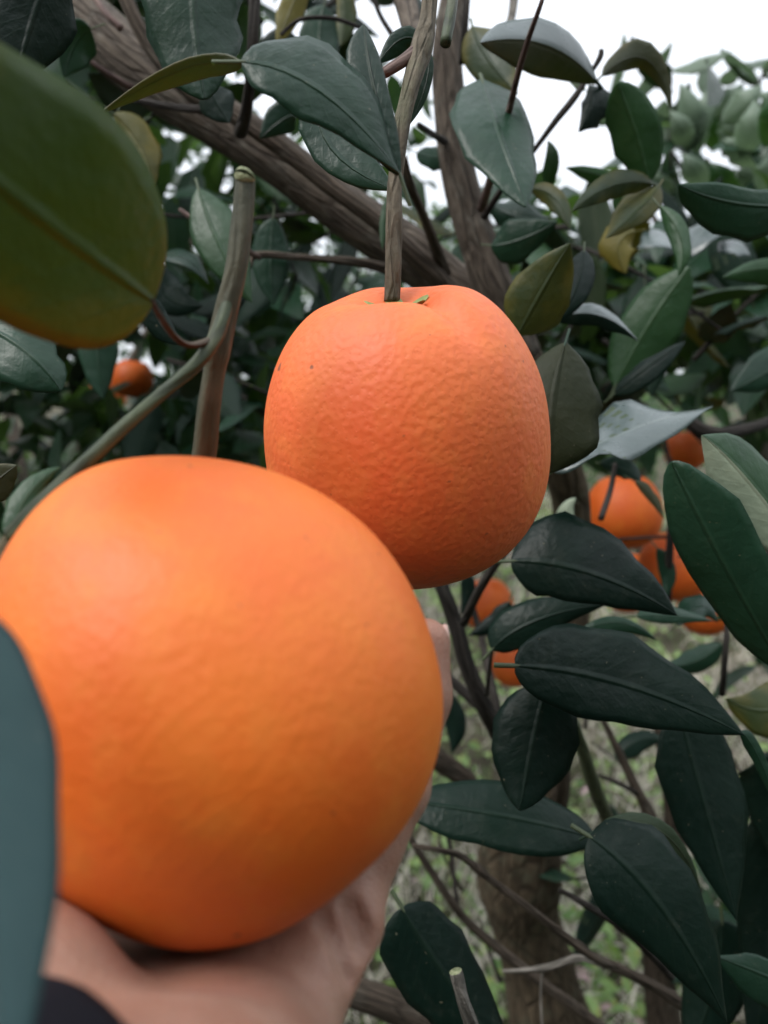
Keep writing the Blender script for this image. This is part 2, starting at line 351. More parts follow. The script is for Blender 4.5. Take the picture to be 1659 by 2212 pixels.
def scatter_ground(n, x0, x1, y0, y1, seed, thr):
    r = np.random.default_rng(seed); x = r.uniform(x0, x1, n * 3); y = y0 + (y1 - y0) * r.random(n * 3) ** 1.5
    keep = vnoise(np.stack([x * 4, y * 4, 0 * x], -1), seed, 3) + r.normal(0, .25, n * 3) > thr
    x, y = x[keep][:n], y[keep][:n]; return np.stack([x, y, gz(x, y)], -1), r
def blades(name, n, seed, ln, wid, col1, col2, lean, thr, label, cat, area=(-3, 4.5, .7, 9)):
    p, r = scatter_ground(n, *area, seed, thr); n = len(p)
    a = r.uniform(0, 6.28, n); L = ln * r.uniform(.5, 1.3, n); le = np.clip(r.normal(lean, .3, n), 0, 1.5)
    dh = np.stack([np.cos(a), np.sin(a), 0 * a], -1); sd_ = np.stack([-np.sin(a), np.cos(a), 0 * a], -1) * (wid * r.uniform(.6, 1.3, n))[:, None]
    z = np.array((0, 0, 1.0))
    m = p + dh * (L * .5 * np.sin(le * .6))[:, None] + z * (L * .5 * np.cos(le * .6))[:, None]
    t = p + dh * (L * np.sin(le))[:, None] + z * (np.maximum(L * np.cos(le), .004))[:, None]
    v = np.stack([p - sd_, p + sd_, m + sd_ * .8, m - sd_ * .8, t], 1).reshape(-1, 3)
    o = np.arange(n)[:, None] * 5
    F = (np.array([(0, 1, 2, 3)]) + o).tolist() + (np.array([(3, 2, 4)]) + o).tolist()
    kk = Nodes(name); c = kk.mix(kk.attr('rnd').outputs['Fac'], col1, col2); mt = kk.fin(c, .7, .25)
    return tag(mesh(name, v, F, mt, origin=(0, 0, 0), smooth=False, attrs={'rnd': ('FLOAT', np.repeat(r.random(n), 5))}), label, cat, kind='stuff')
blades('grass', 22000, 3, .10, .0016, (.06, .12, .03), (.20, .26, .09), .6, -.1, 'thin green grass blades on the orchard floor', 'grass')
blades('dry_straw', 26000, 4, .16, .0020, (.34, .30, .24), (.58, .54, .46), 1.3, .12, 'pale dry straw lying flat on the orchard floor', 'straw')
WEED = leaf_mat('weed_leaf', (.050, .12, .028), (.25, .37, .13), (.2, .32, .1), .55, .3, (.3, .5, .08), .25, (.30, .32, .08))
PINKW = leaf_mat('weed_leaf_pink', (.28, .17, .17), (.42, .30, .30), (.4, .3, .3), .6, .2)
def weeds(name, n, mat, seed, size, label, cat, thr):
    p, r = scatter_ground(n, -3, 4.5, .7, 9, seed, thr); n = len(p); a = r.uniform(0, 6.28, n)
    p[:, 2] += r.uniform(.01, .09, n); ax = np.stack([np.cos(a), np.sin(a), r.normal(.1, .35, n)], -1)
    nr = np.stack([r.normal(0, .4, n), r.normal(-.25, .4, n), np.ones(n)], -1)
    o = mass_leaves(name, p, ax, nr, size * r.uniform(.5, 1.5, n), mat, None); return tag(o, label, cat)
weeds('weeds', 12000, WEED, 7, .048, 'low broad leaved green weeds covering the orchard floor', 'weeds', .12)
weeds('pink_weeds', 1500, PINKW, 8, .034, 'small pinkish faded leaves among the weeds', 'weeds', .1)

# ------------------------------------------------------------------ the main orange tree
MT_BASE = np.array((.30, .98, 0.0))
tree = empty('orange_tree', MT_BASE, 'near orange tree with forked bare brown limbs and dark glossy leaves', 'tree')
def wp(x, y, w, d): return (*V(x, y, d), w / 2 / FPX * d)
tk = [wp(1085, 700, 95, .52), wp(1160, 850, 95, .55), wp(1215, 1010, 88, .60), wp(1236, 1120, 84, .64), wp(1225, 1350, 95, .68), wp(1175, 1600, 110, .73),
      wp(1128, 1810, 165, .78), wp(1122, 1900, 178, .81), wp(1130, 1970, 150, .84), wp(1160, 2080, 152, .88), wp(1195, 2220, 175, .93)]
tk = [(.335, .985, -.03, .075), (.325, .975, .10, .056), (.30, .95, .30, .047)] + tk[::-1]
tk = np.array(tk); tube('trunk', tk[:, :3], tk[:, 3], TRUNK, tree, sides=28, n=7, rough=.07, seed=3)
twig('limb', [(1120, 770, 98, .53), (1072, 640, 92, .515), (1045, 560, 84, .51), (1013, 465, 78, .505), (985, 350, 72, .50), (968, 200, 68, .50), (966, 90, 62, .50), (985, -40, 58, .51), (1000, -300, 50, .52)], BARK, tree, sides=28, rough=.07, seed=5)
twig('limb', [(1110, 760, 90, .545), (1040, 665, 104, .54), (960, 605, 104, .54), (890, 552, 112, .535), (800, 492, 108, .53), (690, 415, 104, .525), (590, 340, 104, .52), (470, 262, 112, .52), (330, 170, 118, .52), (200, 60, 126, .53), (80, -50, 130, .54), (-120, -260, 125, .56)], BARK, tree, sides=30, rough=.07, seed=8)
twig('branch', [(985, 640, 40, .50), (900, 556, 44, .485), (820, 480, 42, .475), (720, 405, 42, .468), (610, 318, 42, .465), (500, 243, 40, .463), (420, 205, 36, .46), (330, 110, 34, .455), (270, -10, 30, .45), (230, -150, 28, .45)], BARKM, tree, sides=18, rough=.1, seed=9)
twig('branch', [(900, 100, 36, .40), (885, 40, 46, .42), (868, -40, 52, .44), (850, -200, 46, .46)], BARK, tree, sides=16, seed=11)
# the stem that carries the hanging orange
twig('stem', [(846, 652, 34, .238), (850, 560, 35, .238), (851, 480, 37, .239), (853, 400, 33, .240), (866, 280, 35, .242), (886, 190, 38, .245), (910, 105, 46, .25), (924, 40, 36, .253), (932, -60, 36, .256)], STEM, tree, sides=20, n=10, rough=.09, seed=12, knob=.25)
twig('twig', [(912, 100, 30, .25), (870, 132, 26, .247), (826, 160, 22, .245)], BARKR, tree, seed=13)
twig('twig', [(985, -60, 22, .30), (975, 20, 24, .29), (962, 95, 24, .285)], STEMG, tree, seed=14)
twig('twig', [(1012, -60, 16, .46), (1006, 40, 15, .46), (998, 140, 16, .47)], BARKD, tree, seed=15)
twig('twig', [(1115, -60, 22, .6), (1108, 20, 19, .6), (1096, 70, 18, .58)], GREY, tree, seed=16)
twig('twig', [(795, -40, 10, .5), (820, 30, 11, .5), (850, 80, 12, .5)], BARKD, tree, seed=17)
twig('twig', [(1190, -60, 9, .34), (1168, 10, 10, .34), (1130, 120, 13, .36), (1092, 270, 15, .40), (1062, 380, 18, .44), (1040, 450, 20, .48)], BARKR, tree, seed=18, knob=.5)
twig('twig', [(1299, 108, 11, .43), (1296, 124, 13, .43), (1276, 158, 10, .43), (1240, 212, 15, .43), (1200, 262, 14, .435), (1153, 325, 11, .45), (1090, 400, 13, .47), (1045, 470, 16, .49)], BARKD, tree, seed=19, knob=.4)
twig('branch', [(552, -60, 26, .40), (548, 60, 25, .40), (543, 150, 24, .41), (532, 240, 26, .43), (520, 285, 30, .46)], BARKD, tree, seed=20)
twig('twig', [(285, 215, 12, .46), (380, 232, 16, .45), (470, 240, 18, .45)], BARKD, tree, seed=21)
twig('twig', [(180, -40, 14, .5), (230, 30, 14, .49), (262, 62, 16, .49)], BARKR, tree, seed=22)
twig('twig', [(190, 130, 9, .48), (270, 182, 13, .5), (300, 195, 13, .52)], BARKR, tree, seed=23)
twig('twig', [(300, 458, 8, .6), (400, 468, 8, .6), (520, 474, 9, .6), (650, 462, 9, .58), (740, 448, 10, .55)], BARKD, tree, seed=24)
twig('twig', [(388, 452, 8, .42), (430, 482, 13, .42), (500, 525, 14, .43), (560, 556, 12, .47)], BARKR, tree, seed=25, knob=.5)
twig('twig', [(850, 585, 26, .5), (770, 566, 20, .49), (650, 556, 15, .48), (556, 551, 15, .47), (536, 578, 13, .46)], BARKM, tree, seed=26, knob=.4)
twig('twig', [(872, 340, 16, .42), (884, 395, 20, .43), (908, 450, 20, .45), (932, 510, 24, .47), (960, 590, 30, .50)], BARKM, tree, seed=27)
twig('twig', [(905, 270, 12, .44), (935, 290, 14, .47), (960, 305, 18, .49)], BARKD, tree, seed=28)
twig('twig', [(606, 75, 8, .45), (650, 42, 9, .45), (720, 40, 9, .45), (780, 60, 9, .45)], BARKD, tree, seed=29)
twig('twig', [(745, -30, 18, .55), (750, 30, 14, .55), (742, 80, 10, .55)], BARKR, tree, seed=30)
# the cut stem and the green stem that runs to the held orange
CS = twig('cut_stem', [(529, 382, 44, .190), (527, 430, 46, .190), (520, 500, 48, .190), (508, 590, 47, .190), (487, 680, 50, .191), (470, 760, 54, .192), (464, 800, 46, .193), (452, 880, 48, .196), (444, 960, 50, .20), (432, 1040, 46, .206), (420, 1140, 46, .215)], STEMO, tree, sides=22, n=9, rough=.1, seed=31, knob=.2, cap_mat=CUT)
twig('cut_end', [(534, 375, 26, .1892), (531, 377, 41, .1892), (529, 381, 45, .1890), (528.5, 386, 44.0, .1893)], CUT, CS, sides=18, seed=31, rough=.08)
twig('green_stem', [(505, 600, 30, .1910), (488, 670, 30, .1890), (462, 735, 33, .1850), (420, 790, 31, .181), (350, 850, 28, .177), (270, 920, 31, .172), (190, 995, 33, .168), (120, 1062, 38, .166), (70, 1112, 44, .166), (30, 1160, 50, .167)], STEMG, tree, sides=20, n=8, rough=.06, seed=32)
twig('twig', [(326, 646, 12, .159), (344, 680, 13, .164), (374, 724, 13, .172), (410, 746, 14, .178), (460, 735, 18, .185)], BARKM, tree, seed=33)
# lower right branches
twig('branch', [(930, 1190, 24, .50), (952, 1260, 30, .50), (985, 1350, 34, .51), (1010, 1440, 36, .52), (1050, 1535, 38, .54), (1105, 1640, 40, .60), (1150, 1740, 44, .70)], BARKD, tree, sides=16, seed=34)
twig('twig', [(1120, 1160, 12, .42), (1080, 1205, 18, .43), (1035, 1275, 20, .45), (1002, 1345, 20, .49)], BARKD, tree, seed=35)
twig('twig', [(1015, 1290, 12, .6), (1040, 1380, 15, .6), (1060, 1470, 17, .58), (1078, 1550, 20, .57)], BARKD, tree, seed=36)
twig('twig', [(945, 1440, 20, .55), (985, 1480, 22, .55), (1045, 1532, 26, .55)], BARKD, tree, seed=37)
twig('twig', [(1063, 1405, 7, .40), (1058, 1440, 9, .43), (1052, 1500, 10, .48)], BARKD, tree, seed=38)
twig('branch', [(890, 1610, 52, .66), (960, 1650, 46, .68), (1020, 1700, 44, .70), (1080, 1790, 44, .74)], BARKM, tree, sides=16, seed=39)
twig('twig', [(1240, 1560, 22, .43), (1262, 1630, 27, .44), (1288, 1710, 29, .46), (1325, 1800, 28, .5), (1370, 1920, 30, .56)], STEMG, tree, seed=40)
twig('branch', [(1205, 1580, 30, .6), (1215, 1680, 36, .63), (1200, 1760, 40, .68), (1165, 1830, 44, .74)], BARKM, tree, seed=41)
twig('twig', [(1295, 1540, 10, .55), (1335, 1620, 17, .56), (1368, 1690, 20, .57), (1400, 1755, 24, .58), (1420, 1820, 24, .6)], BARKM, tree, seed=42, knob=.6)
twig('twig', [(1284, 1672, 6, .56), (1320, 1685, 9, .56), (1375, 1712, 11, .57)], BARKD, tree, seed=43, knob=.5)
twig('twig', [(890, 1826, 9, .43), (948, 1836, 12, .43), (1000, 1852, 15, .44), (1062, 1902, 16, .45), (1140, 1960, 16, .46), (1205, 2010, 18, .47), (1285, 2068, 20, .48), (1370, 2108, 22, .5), (1460, 2160, 24, .52), (1560, 2240, 26, .56)], BARKM, tree, seed=44, knob=.8, n=9)
twig('twig', [(1208, 1922, 11, .45), (1235, 1936, 11, .45), (1265, 1954, 14, .45), (1325, 1992, 14, .46), (1390, 2045, 17, .48), (1450, 2110, 18, .5)], BARKD, tree, seed=45, knob=.8, n=8)
twig('twig', [(1085, 2098, 7, .5), (1130, 2096, 10, .5), (1190, 2088, 15, .5), (1250, 2070, 14, .5), (1310, 2085, 16, .5)], GREY, tree, seed=46, knob=.5)
twig('twig', [(1172, 2090, 5, .5), (1168, 2150, 5, .5), (1172, 2230, 5, .5)], GREY, tree, seed=47)
twig('cut_stub', [(984, 2098, 26, .30), (988, 2112, 28, .30), (1000, 2160, 27, .30), (1022, 2225, 32, .305), (1050, 2330, 34, .32)], GREY, tree, seed=48, cap_mat=CUT, knob=.3)
twig('branch', [(600, 2090, 60, .58), (740, 2135, 64, .6), (850, 2172, 70, .62), (960, 2225, 74, .65), (1060, 2290, 80, .72), (1150, 2400, 90, .85)], BARKM, tree, sides=20, seed=49, rough=.1)
twig('branch', [(880, 1800, 14, .52), (930, 1880, 16, .53), (1000, 1980, 19, .55), (1090, 2060, 21, .57), (1180, 2130, 22, .58), (1290, 2212, 24, .6), (1350, 2270, 26, .62)], BARKM, tree, seed=50)
twig('twig', [(966, 1790, 9, .6), (976, 1860, 10, .6), (988, 1960, 10, .6)], BARKD, tree, seed=51)
twig('branch', [(1430, 1560, 40, .75), (1445, 1660, 42, .76), (1458, 1770, 46, .78), (1450, 1900, 48, .8), (1420, 2050, 60, .84), (1440, 2250, 80, .9)], BARKM, tree, sides=16, seed=52)
twig('twig', [(1572, 1340, 12, .5), (1566, 1420, 13, .5), (1560, 1500, 14, .52)], BARKD, tree, seed=53)
twig('twig', [(1330, 1000, 10, .5), (1318, 1060, 13, .5), (1298, 1120, 14, .48)], BARKD, tree, seed=54)
twig('twig', [(1450, 1000, 16, .55), (1452, 1080, 15, .55), (1448, 1160, 16, .55), (1440, 1300, 20, .58)], BARKD, tree, seed=55)
twig('branch', [(1480, 905, 26, .6), (1530, 935, 34, .6), (1600, 930, 26, .62), (1700, 900, 26, .66)], BARKD, tree, seed=56)

rt_ = random.Random(77)
for i in range(12):                     # bare dead twiglets low in the tree
    x_, y_, d_ = rt_.uniform(930, 1560), rt_.uniform(1420, 2120), rt_.uniform(.6, .85); a_ = rt_.uniform(.5, 1.4); l_ = rt_.uniform(110, 260)
    twig('twig', [(x_, y_, 4, d_), (x_ + .5 * l_ * math.cos(a_) + rt_.uniform(-12, 12), y_ + .5 * l_ * math.sin(a_), 6, d_ + .02), (x_ + l_ * math.cos(a_), y_ + l_ * math.sin(a_), 9, d_ + .05)], rt_.choice([BARKD, BARKM, GREY]), tree, sides=8, seed=200 + i, knob=.6)
# ------------------------------------------------------------------ leaves that can be picked out in the photograph
def q(x, y, d): return (x, y, d)
Lf = lambda *a, **k_: leaf(tree, *a, **k_)
# two blurred leaves close to the lens
Lf([q(334, 652, .160), q(-5, 395, .125), q(-430, 20, .105)], 250, 285, 'big', 'big', -8, 12, ea=.42, eb=.75, nu=44, wave=.05, curl=.05, petiole=0, irrs=.3, serr=0)
Lf([q(-150, 1270, .098), q(-60, 1700, .085), q(10, 2460, .066)], 185, 150, 'teal', 'under', 6, 10, nu=44, wave=.02, irrs=.25, serr=0)
# upper middle
Lf([q(520, 134, .20), q(690, 195, .20), q(864, 375, .205)], 92, 62, 'dark', 'under', 45, -38, wave=.08)
Lf([q(864, 378, .206), q(812, 200, .207), q(786, 52, .212)], 62, 30, 'dark', 'under', -12, 10, ea=.7, eb=.75)
Lf([q(518, 135, .20), q(385, 152, .215), q(208, 252, .23)], 34, 14, 'brown', 'green', 40, -30, petiole=0)
Lf([q(430, -150, .30), q(418, 20, .30), q(442, 215, .30)], 108, 112, 'dark', 'under', 8, 14, ea=.6, eb=.7)
Lf([q(690, 190, .27), q(715, 320, .265), q(858, 412, .26)], 88, 46, 'dark', 'under', 20, -10)
Lf([q(928, 108, .27), q(918, 190, .27), q(880, 275, .27)], 12, 24, 'dark', 'under', 20, -30)
Lf([q(905, 92, .29), q(865, 85, .29), q(815, 140, .29)], 35, 22, 'dark', 'under', 10, 20)
# upper right
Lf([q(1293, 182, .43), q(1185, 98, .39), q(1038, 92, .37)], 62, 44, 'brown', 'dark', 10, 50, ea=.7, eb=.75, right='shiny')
Lf([q(1020, 55, .45), q(1050, 120, .44), q(1118, 205, .43)], 60, 50, 'mottle', 'under', 10, 15)
Lf([q(1040, 170, .41), q(1080, 290, .38), q(1136, 447, .36)], 72, 84, 'dark', 'under', 30, -22, ea=.5, eb=.85)
Lf([q(1302, 162, .44), q(1395, 128, .45), q(1451, 238, .46)], 30, 24, 'brown', 'brown', 20, 25)
Lf([q(1272, 183, .435), q(1278, 225, .43), q(1249, 286, .43)], 42, 22, 'black', 'brown', 35, 20)
Lf([q(1264, 195, .44), q(1240, 170, .44), q(1216, 143, .44)], 12, 8, 'pale', 'pale', 20, 20)
Lf([q(1402, 396, .44), q(1374, 290, .43), q(1334, 178, .42)], 54, 56, 'green', 'under', 8, 14, ea=.7, eb=.6)
Lf([q(1335, 392, .5), q(1285, 375, .5), q(1220, 362, .5)], 22, 14, 'green', 'under', 20, 10)
Lf([q(1176, 415, .47), q(1192, 350, .46), q(1182, 303, .46)], 17, 18, 'green', 'under', 10, 10)
Lf([q(1412, 398, .44), q(1325, 400, .42), q(1234, 458, .41)], 30, 30, 'mottle', 'under', 20, 25)
Lf([q(1425, 400, .44), q(1385, 448, .43), q(1308, 515, .42)], 32, 45, 'mottle', 'yellow', 10, 30)
Lf([q(1372, 500, .52), q(1335, 530, .52), q(1352, 592, .52)], 45, 42, 'yellow', 'yellow', 10, 20)
Lf([q(1145, 408, .46), q(1198, 428, .45), q(1232, 498, .44)], 22, 24, 'mottle', 'under', 25, 10)
Lf([q(1760, 440, .36), q(1600, 440, .35), q(1466, 398, .34)], 72, 36, 'dark', 'under', 0, 20, eb=.8)
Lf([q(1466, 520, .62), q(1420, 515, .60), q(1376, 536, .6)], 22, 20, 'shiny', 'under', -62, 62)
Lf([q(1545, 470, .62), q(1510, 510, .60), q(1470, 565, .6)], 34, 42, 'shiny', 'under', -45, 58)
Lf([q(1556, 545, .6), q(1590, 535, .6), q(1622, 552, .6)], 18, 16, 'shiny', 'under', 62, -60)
Lf([q(1425, 445, .42), q(1472, 520, .41), q(1464, 598, .41)], 22, 24, 'green', 'under', 20, 15)
Lf([q(1118, 724, .36), q(1170, 630, .35), q(1232, 524, .34)], 66, 70, 'mottle', 'yellow', 10, 16)
Lf([q(1262, 540, .40), q(1245, 620, .39), q(1200, 700, .39)], 34, 40, 'black', 'under', 10, 10)
Lf([q(1060, 530, .46), q(1120, 520, .45), q(1205, 478, .44)], 52, 44, 'dark', 'under', 15, 5)
Lf([q(1060, 440, .50), q(1120, 470, .49), q(1190, 470, .49)], 38, 30, 'dark', 'under', 35, 5)
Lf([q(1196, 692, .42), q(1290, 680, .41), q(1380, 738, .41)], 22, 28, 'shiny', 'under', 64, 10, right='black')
Lf([q(1328, 838, .52), q(1400, 705, .51), q(1490, 576, .5)], 64, 66, 'green', 'under', 18, 8, ea=.7, eb=.7)
Lf([q(1326, 852, .46), q(1400, 792, .45), q(1482, 736, .45)], 18, 32, 'black', 'under', 40, -20)
Lf([q(1222, 738, .31), q(1192, 880, .30), q(1190, 1022, .30)], 116, 82, 'olive', 'dark', 16, 10, ea=.58, eb=.5)
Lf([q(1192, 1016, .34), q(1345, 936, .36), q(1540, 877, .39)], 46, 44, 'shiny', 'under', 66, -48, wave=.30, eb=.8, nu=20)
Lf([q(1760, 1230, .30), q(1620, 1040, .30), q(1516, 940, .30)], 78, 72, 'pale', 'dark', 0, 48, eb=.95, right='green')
Lf([q(1700, 1460, .31), q(1562, 1215, .30), q(1450, 996, .30)], 78, 88, 'dark', 'under', 20, -12, ea=.7, eb=.62, wave=.08)
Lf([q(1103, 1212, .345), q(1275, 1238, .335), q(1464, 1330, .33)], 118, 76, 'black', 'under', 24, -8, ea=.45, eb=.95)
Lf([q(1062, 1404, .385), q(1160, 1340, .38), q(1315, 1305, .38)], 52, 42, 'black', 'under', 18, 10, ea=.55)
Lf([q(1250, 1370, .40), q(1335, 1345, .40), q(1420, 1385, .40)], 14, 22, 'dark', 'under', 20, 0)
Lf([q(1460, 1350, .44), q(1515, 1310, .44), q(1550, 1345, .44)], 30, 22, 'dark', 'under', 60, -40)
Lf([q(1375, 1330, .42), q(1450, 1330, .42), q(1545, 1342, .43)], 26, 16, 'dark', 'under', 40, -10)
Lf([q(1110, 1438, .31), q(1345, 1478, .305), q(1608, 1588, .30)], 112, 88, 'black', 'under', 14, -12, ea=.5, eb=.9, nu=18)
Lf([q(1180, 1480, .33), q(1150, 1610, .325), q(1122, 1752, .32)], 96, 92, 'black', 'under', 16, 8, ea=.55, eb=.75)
Lf([q(1290, 1812, .36), q(1085, 1762, .36), q(850, 1728, .37)], 68, 70, 'black', 'under', -20, 26, eb=.6)
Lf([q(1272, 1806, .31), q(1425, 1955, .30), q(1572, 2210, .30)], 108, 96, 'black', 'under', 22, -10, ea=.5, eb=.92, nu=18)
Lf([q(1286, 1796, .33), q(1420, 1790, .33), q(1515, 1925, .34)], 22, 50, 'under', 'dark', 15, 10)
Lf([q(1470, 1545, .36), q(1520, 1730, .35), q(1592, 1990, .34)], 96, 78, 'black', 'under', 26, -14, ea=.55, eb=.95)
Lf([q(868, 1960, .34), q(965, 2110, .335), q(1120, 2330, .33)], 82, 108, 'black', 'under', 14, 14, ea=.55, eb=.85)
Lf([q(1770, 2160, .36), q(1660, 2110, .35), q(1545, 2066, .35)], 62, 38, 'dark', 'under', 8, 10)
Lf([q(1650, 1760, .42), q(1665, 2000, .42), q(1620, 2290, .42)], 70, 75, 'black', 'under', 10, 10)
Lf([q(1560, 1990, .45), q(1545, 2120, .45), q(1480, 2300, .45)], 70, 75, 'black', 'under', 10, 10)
Lf([q(1770, 1440, .46), q(1680, 1530, .45), q(1568, 1508, .45)], 70, 62, 'mottle', 'under', 5, 10)
Lf([q(1600, 1582, .31), q(1640, 1640, .31), q(1700, 1790, .31)], 16, 16, 'dark', 'under', 30, 10)
Lf([q(1640, 1640, .40), q(1670, 1720, .40), q(1690, 1900, .40)], 70, 70, 'black', 'under', 10, 10)
Lf([q(1745, 750, .55), q(1665, 800, .55), q(1578, 845, .55)], 40, 52, 'dark', 'under', 10, 10)
Lf([q(1740, 590, .5), q(1650, 580, .5), q(1560, 600, .5)], 35, 22, 'green', 'under', 10, 20)
Lf([q(1372, 1040, .5), q(1405, 1070, .5), q(1435, 1122, .5)], 13, 11, 'brown', 'under', 20, 10)
Lf([q(1295, 1000, .55), q(1345, 1012, .52), q(1385, 1040, .5)], 24, 20, 'black', 'under', 10, 10)
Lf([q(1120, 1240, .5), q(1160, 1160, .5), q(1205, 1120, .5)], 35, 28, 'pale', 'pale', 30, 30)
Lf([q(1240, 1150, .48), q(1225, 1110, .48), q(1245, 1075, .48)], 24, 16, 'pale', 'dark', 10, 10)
# dark leaves low down in front of the far fruit
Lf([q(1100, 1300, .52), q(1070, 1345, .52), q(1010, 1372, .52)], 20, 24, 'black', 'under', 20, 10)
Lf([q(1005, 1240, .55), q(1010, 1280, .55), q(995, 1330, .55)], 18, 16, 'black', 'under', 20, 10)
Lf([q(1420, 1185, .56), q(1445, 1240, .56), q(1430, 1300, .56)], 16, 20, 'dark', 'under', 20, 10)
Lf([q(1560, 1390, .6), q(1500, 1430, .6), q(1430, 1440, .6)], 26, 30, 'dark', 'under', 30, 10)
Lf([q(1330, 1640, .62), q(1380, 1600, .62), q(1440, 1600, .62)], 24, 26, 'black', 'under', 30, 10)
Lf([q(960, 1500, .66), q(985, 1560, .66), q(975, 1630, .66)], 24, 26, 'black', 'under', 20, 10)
# left side
Lf([q(-80, 690, .31), q(40, 745, .30), q(132, 845, .30)], 62, 88, 'dark', 'under', 26, -5, ea=.6, eb=.7)
Lf([q(215, 680, .5), q(212, 770, .5), q(222, 862, .5)], 42, 40, 'dark', 'under', 10, 10)
Lf([q(330, 640, .34), q(345, 700, .34), q(398, 745, .34)], 26, 30, 'black', 'under', 10, 10)
Lf([q(20, 1172, .166), q(60, 1070, .170), q(132, 1008, .176)], 30, 22, 'green', 'under', 25, 5)
Lf([q(-60, 1085, .25), q(-8, 1040, .25), q(35, 1005, .25)], 40, 40, 'brown', 'under', 10, 10)
Lf([q(70, 1125, .17), q(20, 1180, .165), q(-50, 1300, .16)], 35, 22, 'brown', 'under', 10, 10)
Lf([q(196, 62, .42), q(162, 95, .42), q(138, 168, .42)], 50, 34, 'dark', 'under', 30, -35)
Lf([q(120, -90, .28), q(70, 40, .28), q(30, 190, .28)], 85, 90, 'black', 'under', 10, 10)
Lf([q(245, 245, .5), q(308, 320, .5), q(322, 415, .5)], 38, 40, 'yellow', 'mottle', 15, 10)
Lf([q(255, 250, .52), q(262, 330, .52), q(300, 430, .52)], 30, 30, 'dark', 'under', 15, 10)
Lf([q(660, -50, .5), q(628, 20, .5), q(598, 98, .5)], 30, 28, 'yellow', 'mottle', 10, 10)
Lf([q(740, -40, .5), q(745, 40, .5), q(735, 100, .5)], 26, 20, 'mottle', 'under', 10, 10)
Lf([q(700, 10, .55), q(690, 90, .55), q(700, 170, .55)], 48, 45, 'dark', 'under', 10, 10)
Lf([q(560, 90, .55), q(610, 110, .55), q(690, 120, .55)], 40, 40, 'black', 'under', 10, 10)
Lf([q(428, 405, .42), q(474, 530, .41), q(545, 655, .41)], 58, 48, 'green', 'under', 5, 12)
Lf([q(340, 556, .46), q(400, 560, .45), q(452, 615, .45)], 20, 14, 'dark', 'under', 60, -50)
Lf([q(335, 560, .47), q(360, 640, .47), q(440, 660, .47)], 45, 40, 'black', 'under', 10, 0)
Lf([q(590, 470, .48), q(585, 570, .48), q(592, 660, .48)], 38, 42, 'dark', 'under', 10, 10)
Lf([q(450, 190, .40), q(470, 225, .40), q(495, 265, .40)], 40, 40, 'black', 'under', 10, 10)
Lf([q(640, 250, .45), q(610, 260, .45), q(560, 300, .45)], 30, 40, 'dark', 'under', 10, 10)
Lf([q(850, 410, .42), q(832, 470, .42), q(826, 540, .42)], 14, 12, 'green', 'under', 10, 10)
Lf([q(900, 330, .5), q(950, 340, .5), q(1000, 330, .5)], 25, 25, 'dark', 'under', 50, -20)

# ------------------------------------------------------------------ leafy shoots of the same tree, farther in
GV = []                                 # shared leaf meshes
for i in range(10):
    v, F, uv, mi = leaf_geo([(0, 0, 0), (0, .5, .05 * random.uniform(-.4, 1)), (0, 1, -.12 * random.random())], .21 + .04 * random.random(), .21 + .04 * random.random(), .25, .25,
                            eye=np.array((0, .4, 50.)), nu=8, nv=3, seed=100 + i, thick=.004, petiole=.1, curl=random.uniform(-.1, .25), wave=.08)
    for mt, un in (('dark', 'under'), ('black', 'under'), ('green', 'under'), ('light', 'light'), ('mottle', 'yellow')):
        me = bpy.data.meshes.new('leaf'); me.from_pydata(np.asarray(v).tolist(), [], F); me.materials.append(LM[mt]); me.materials.append(LM[un])
        me.polygons.foreach_set('use_smooth', [True] * len(F)); me.polygons.foreach_set('material_index', mi)
        ly = me.uv_layers.new(name='UVMap'); idx = np.zeros(len(me.loops), np.int32); me.loops.foreach_get('vertex_index', idx)
        ly.data.foreach_set('uv', uv[idx].astype(np.float32).ravel()); me.update(); GV.append((mt, me))
BYM = {m: [me for t, me in GV if t == m] for m in ('dark', 'black', 'green', 'light', 'mottle')}
def place_leaf(parent, base, axis, nrm, ln, kind):
    T = unit(axis); N = nrm - (nrm @ T) * T; N = unit(N); B = np.cross(T, N)
    me = random.choice(BYM[kind]); o = bpy.data.objects.new('leaf', me); sc.collection.objects.link(o)
    M = Matrix(((B[0], T[0], N[0], 0), (B[1], T[1], N[1], 0), (B[2], T[2], N[2], 0), (0, 0, 0, 1)))
    o.parent = parent; o.matrix_local = Matrix.Translation(Vector(base - wloc(parent))) @ M @ Matrix.Scale(ln, 4); return o
COUNT = [0]
def shoot(parent, start, dirn, length, kinds, nleaf, lnr=(.06, .1), mat=None, rad=.0022, r_=random):
    d = unit(dirn); side = unit(np.cross(d, (0.2, .3, 1))); end = start + d * length + np.array((0, 0, -.12 * length))
    midp = start + d * length * .5 + side * length * .08 * r_.uniform(-1, 1)
    tube('twig', [start, midp, end], [rad, rad * .8, rad * .5], mat or BARKD, parent, sides=6, n=4, rough=.1, seed=r_.randrange(999))
    for i in range(nleaf):
        t = (i + .8) / nleaf; p = (1 - t) ** 2 * start + 2 * t * (1 - t) * (2 * midp - .5 * (start + end)) + t * t * end
        a = i * 2.4 + r_.random(); o1 = side; o2 = np.cross(d, side)
        ax = d * .55 + (math.cos(a) * o1 + math.sin(a) * o2) * .9 + np.array((0, 0, -.35 * r_.random()))
        nr = np.array((r_.gauss(0, .45), r_.gauss(-.35, .45), 1.0))
        ln_ = r_.uniform(*lnr); kd_ = r_.choice(kinds)
        if not in_gap(p + unit(ax) * ln_ * .5)[0]: place_leaf(parent, p, ax, nr, ln_, kd_); COUNT[0] += 1
r2 = random.Random(5)
KD = ['dark'] * 5 + ['black'] * 4 + ['green'] * 2 + ['mottle']
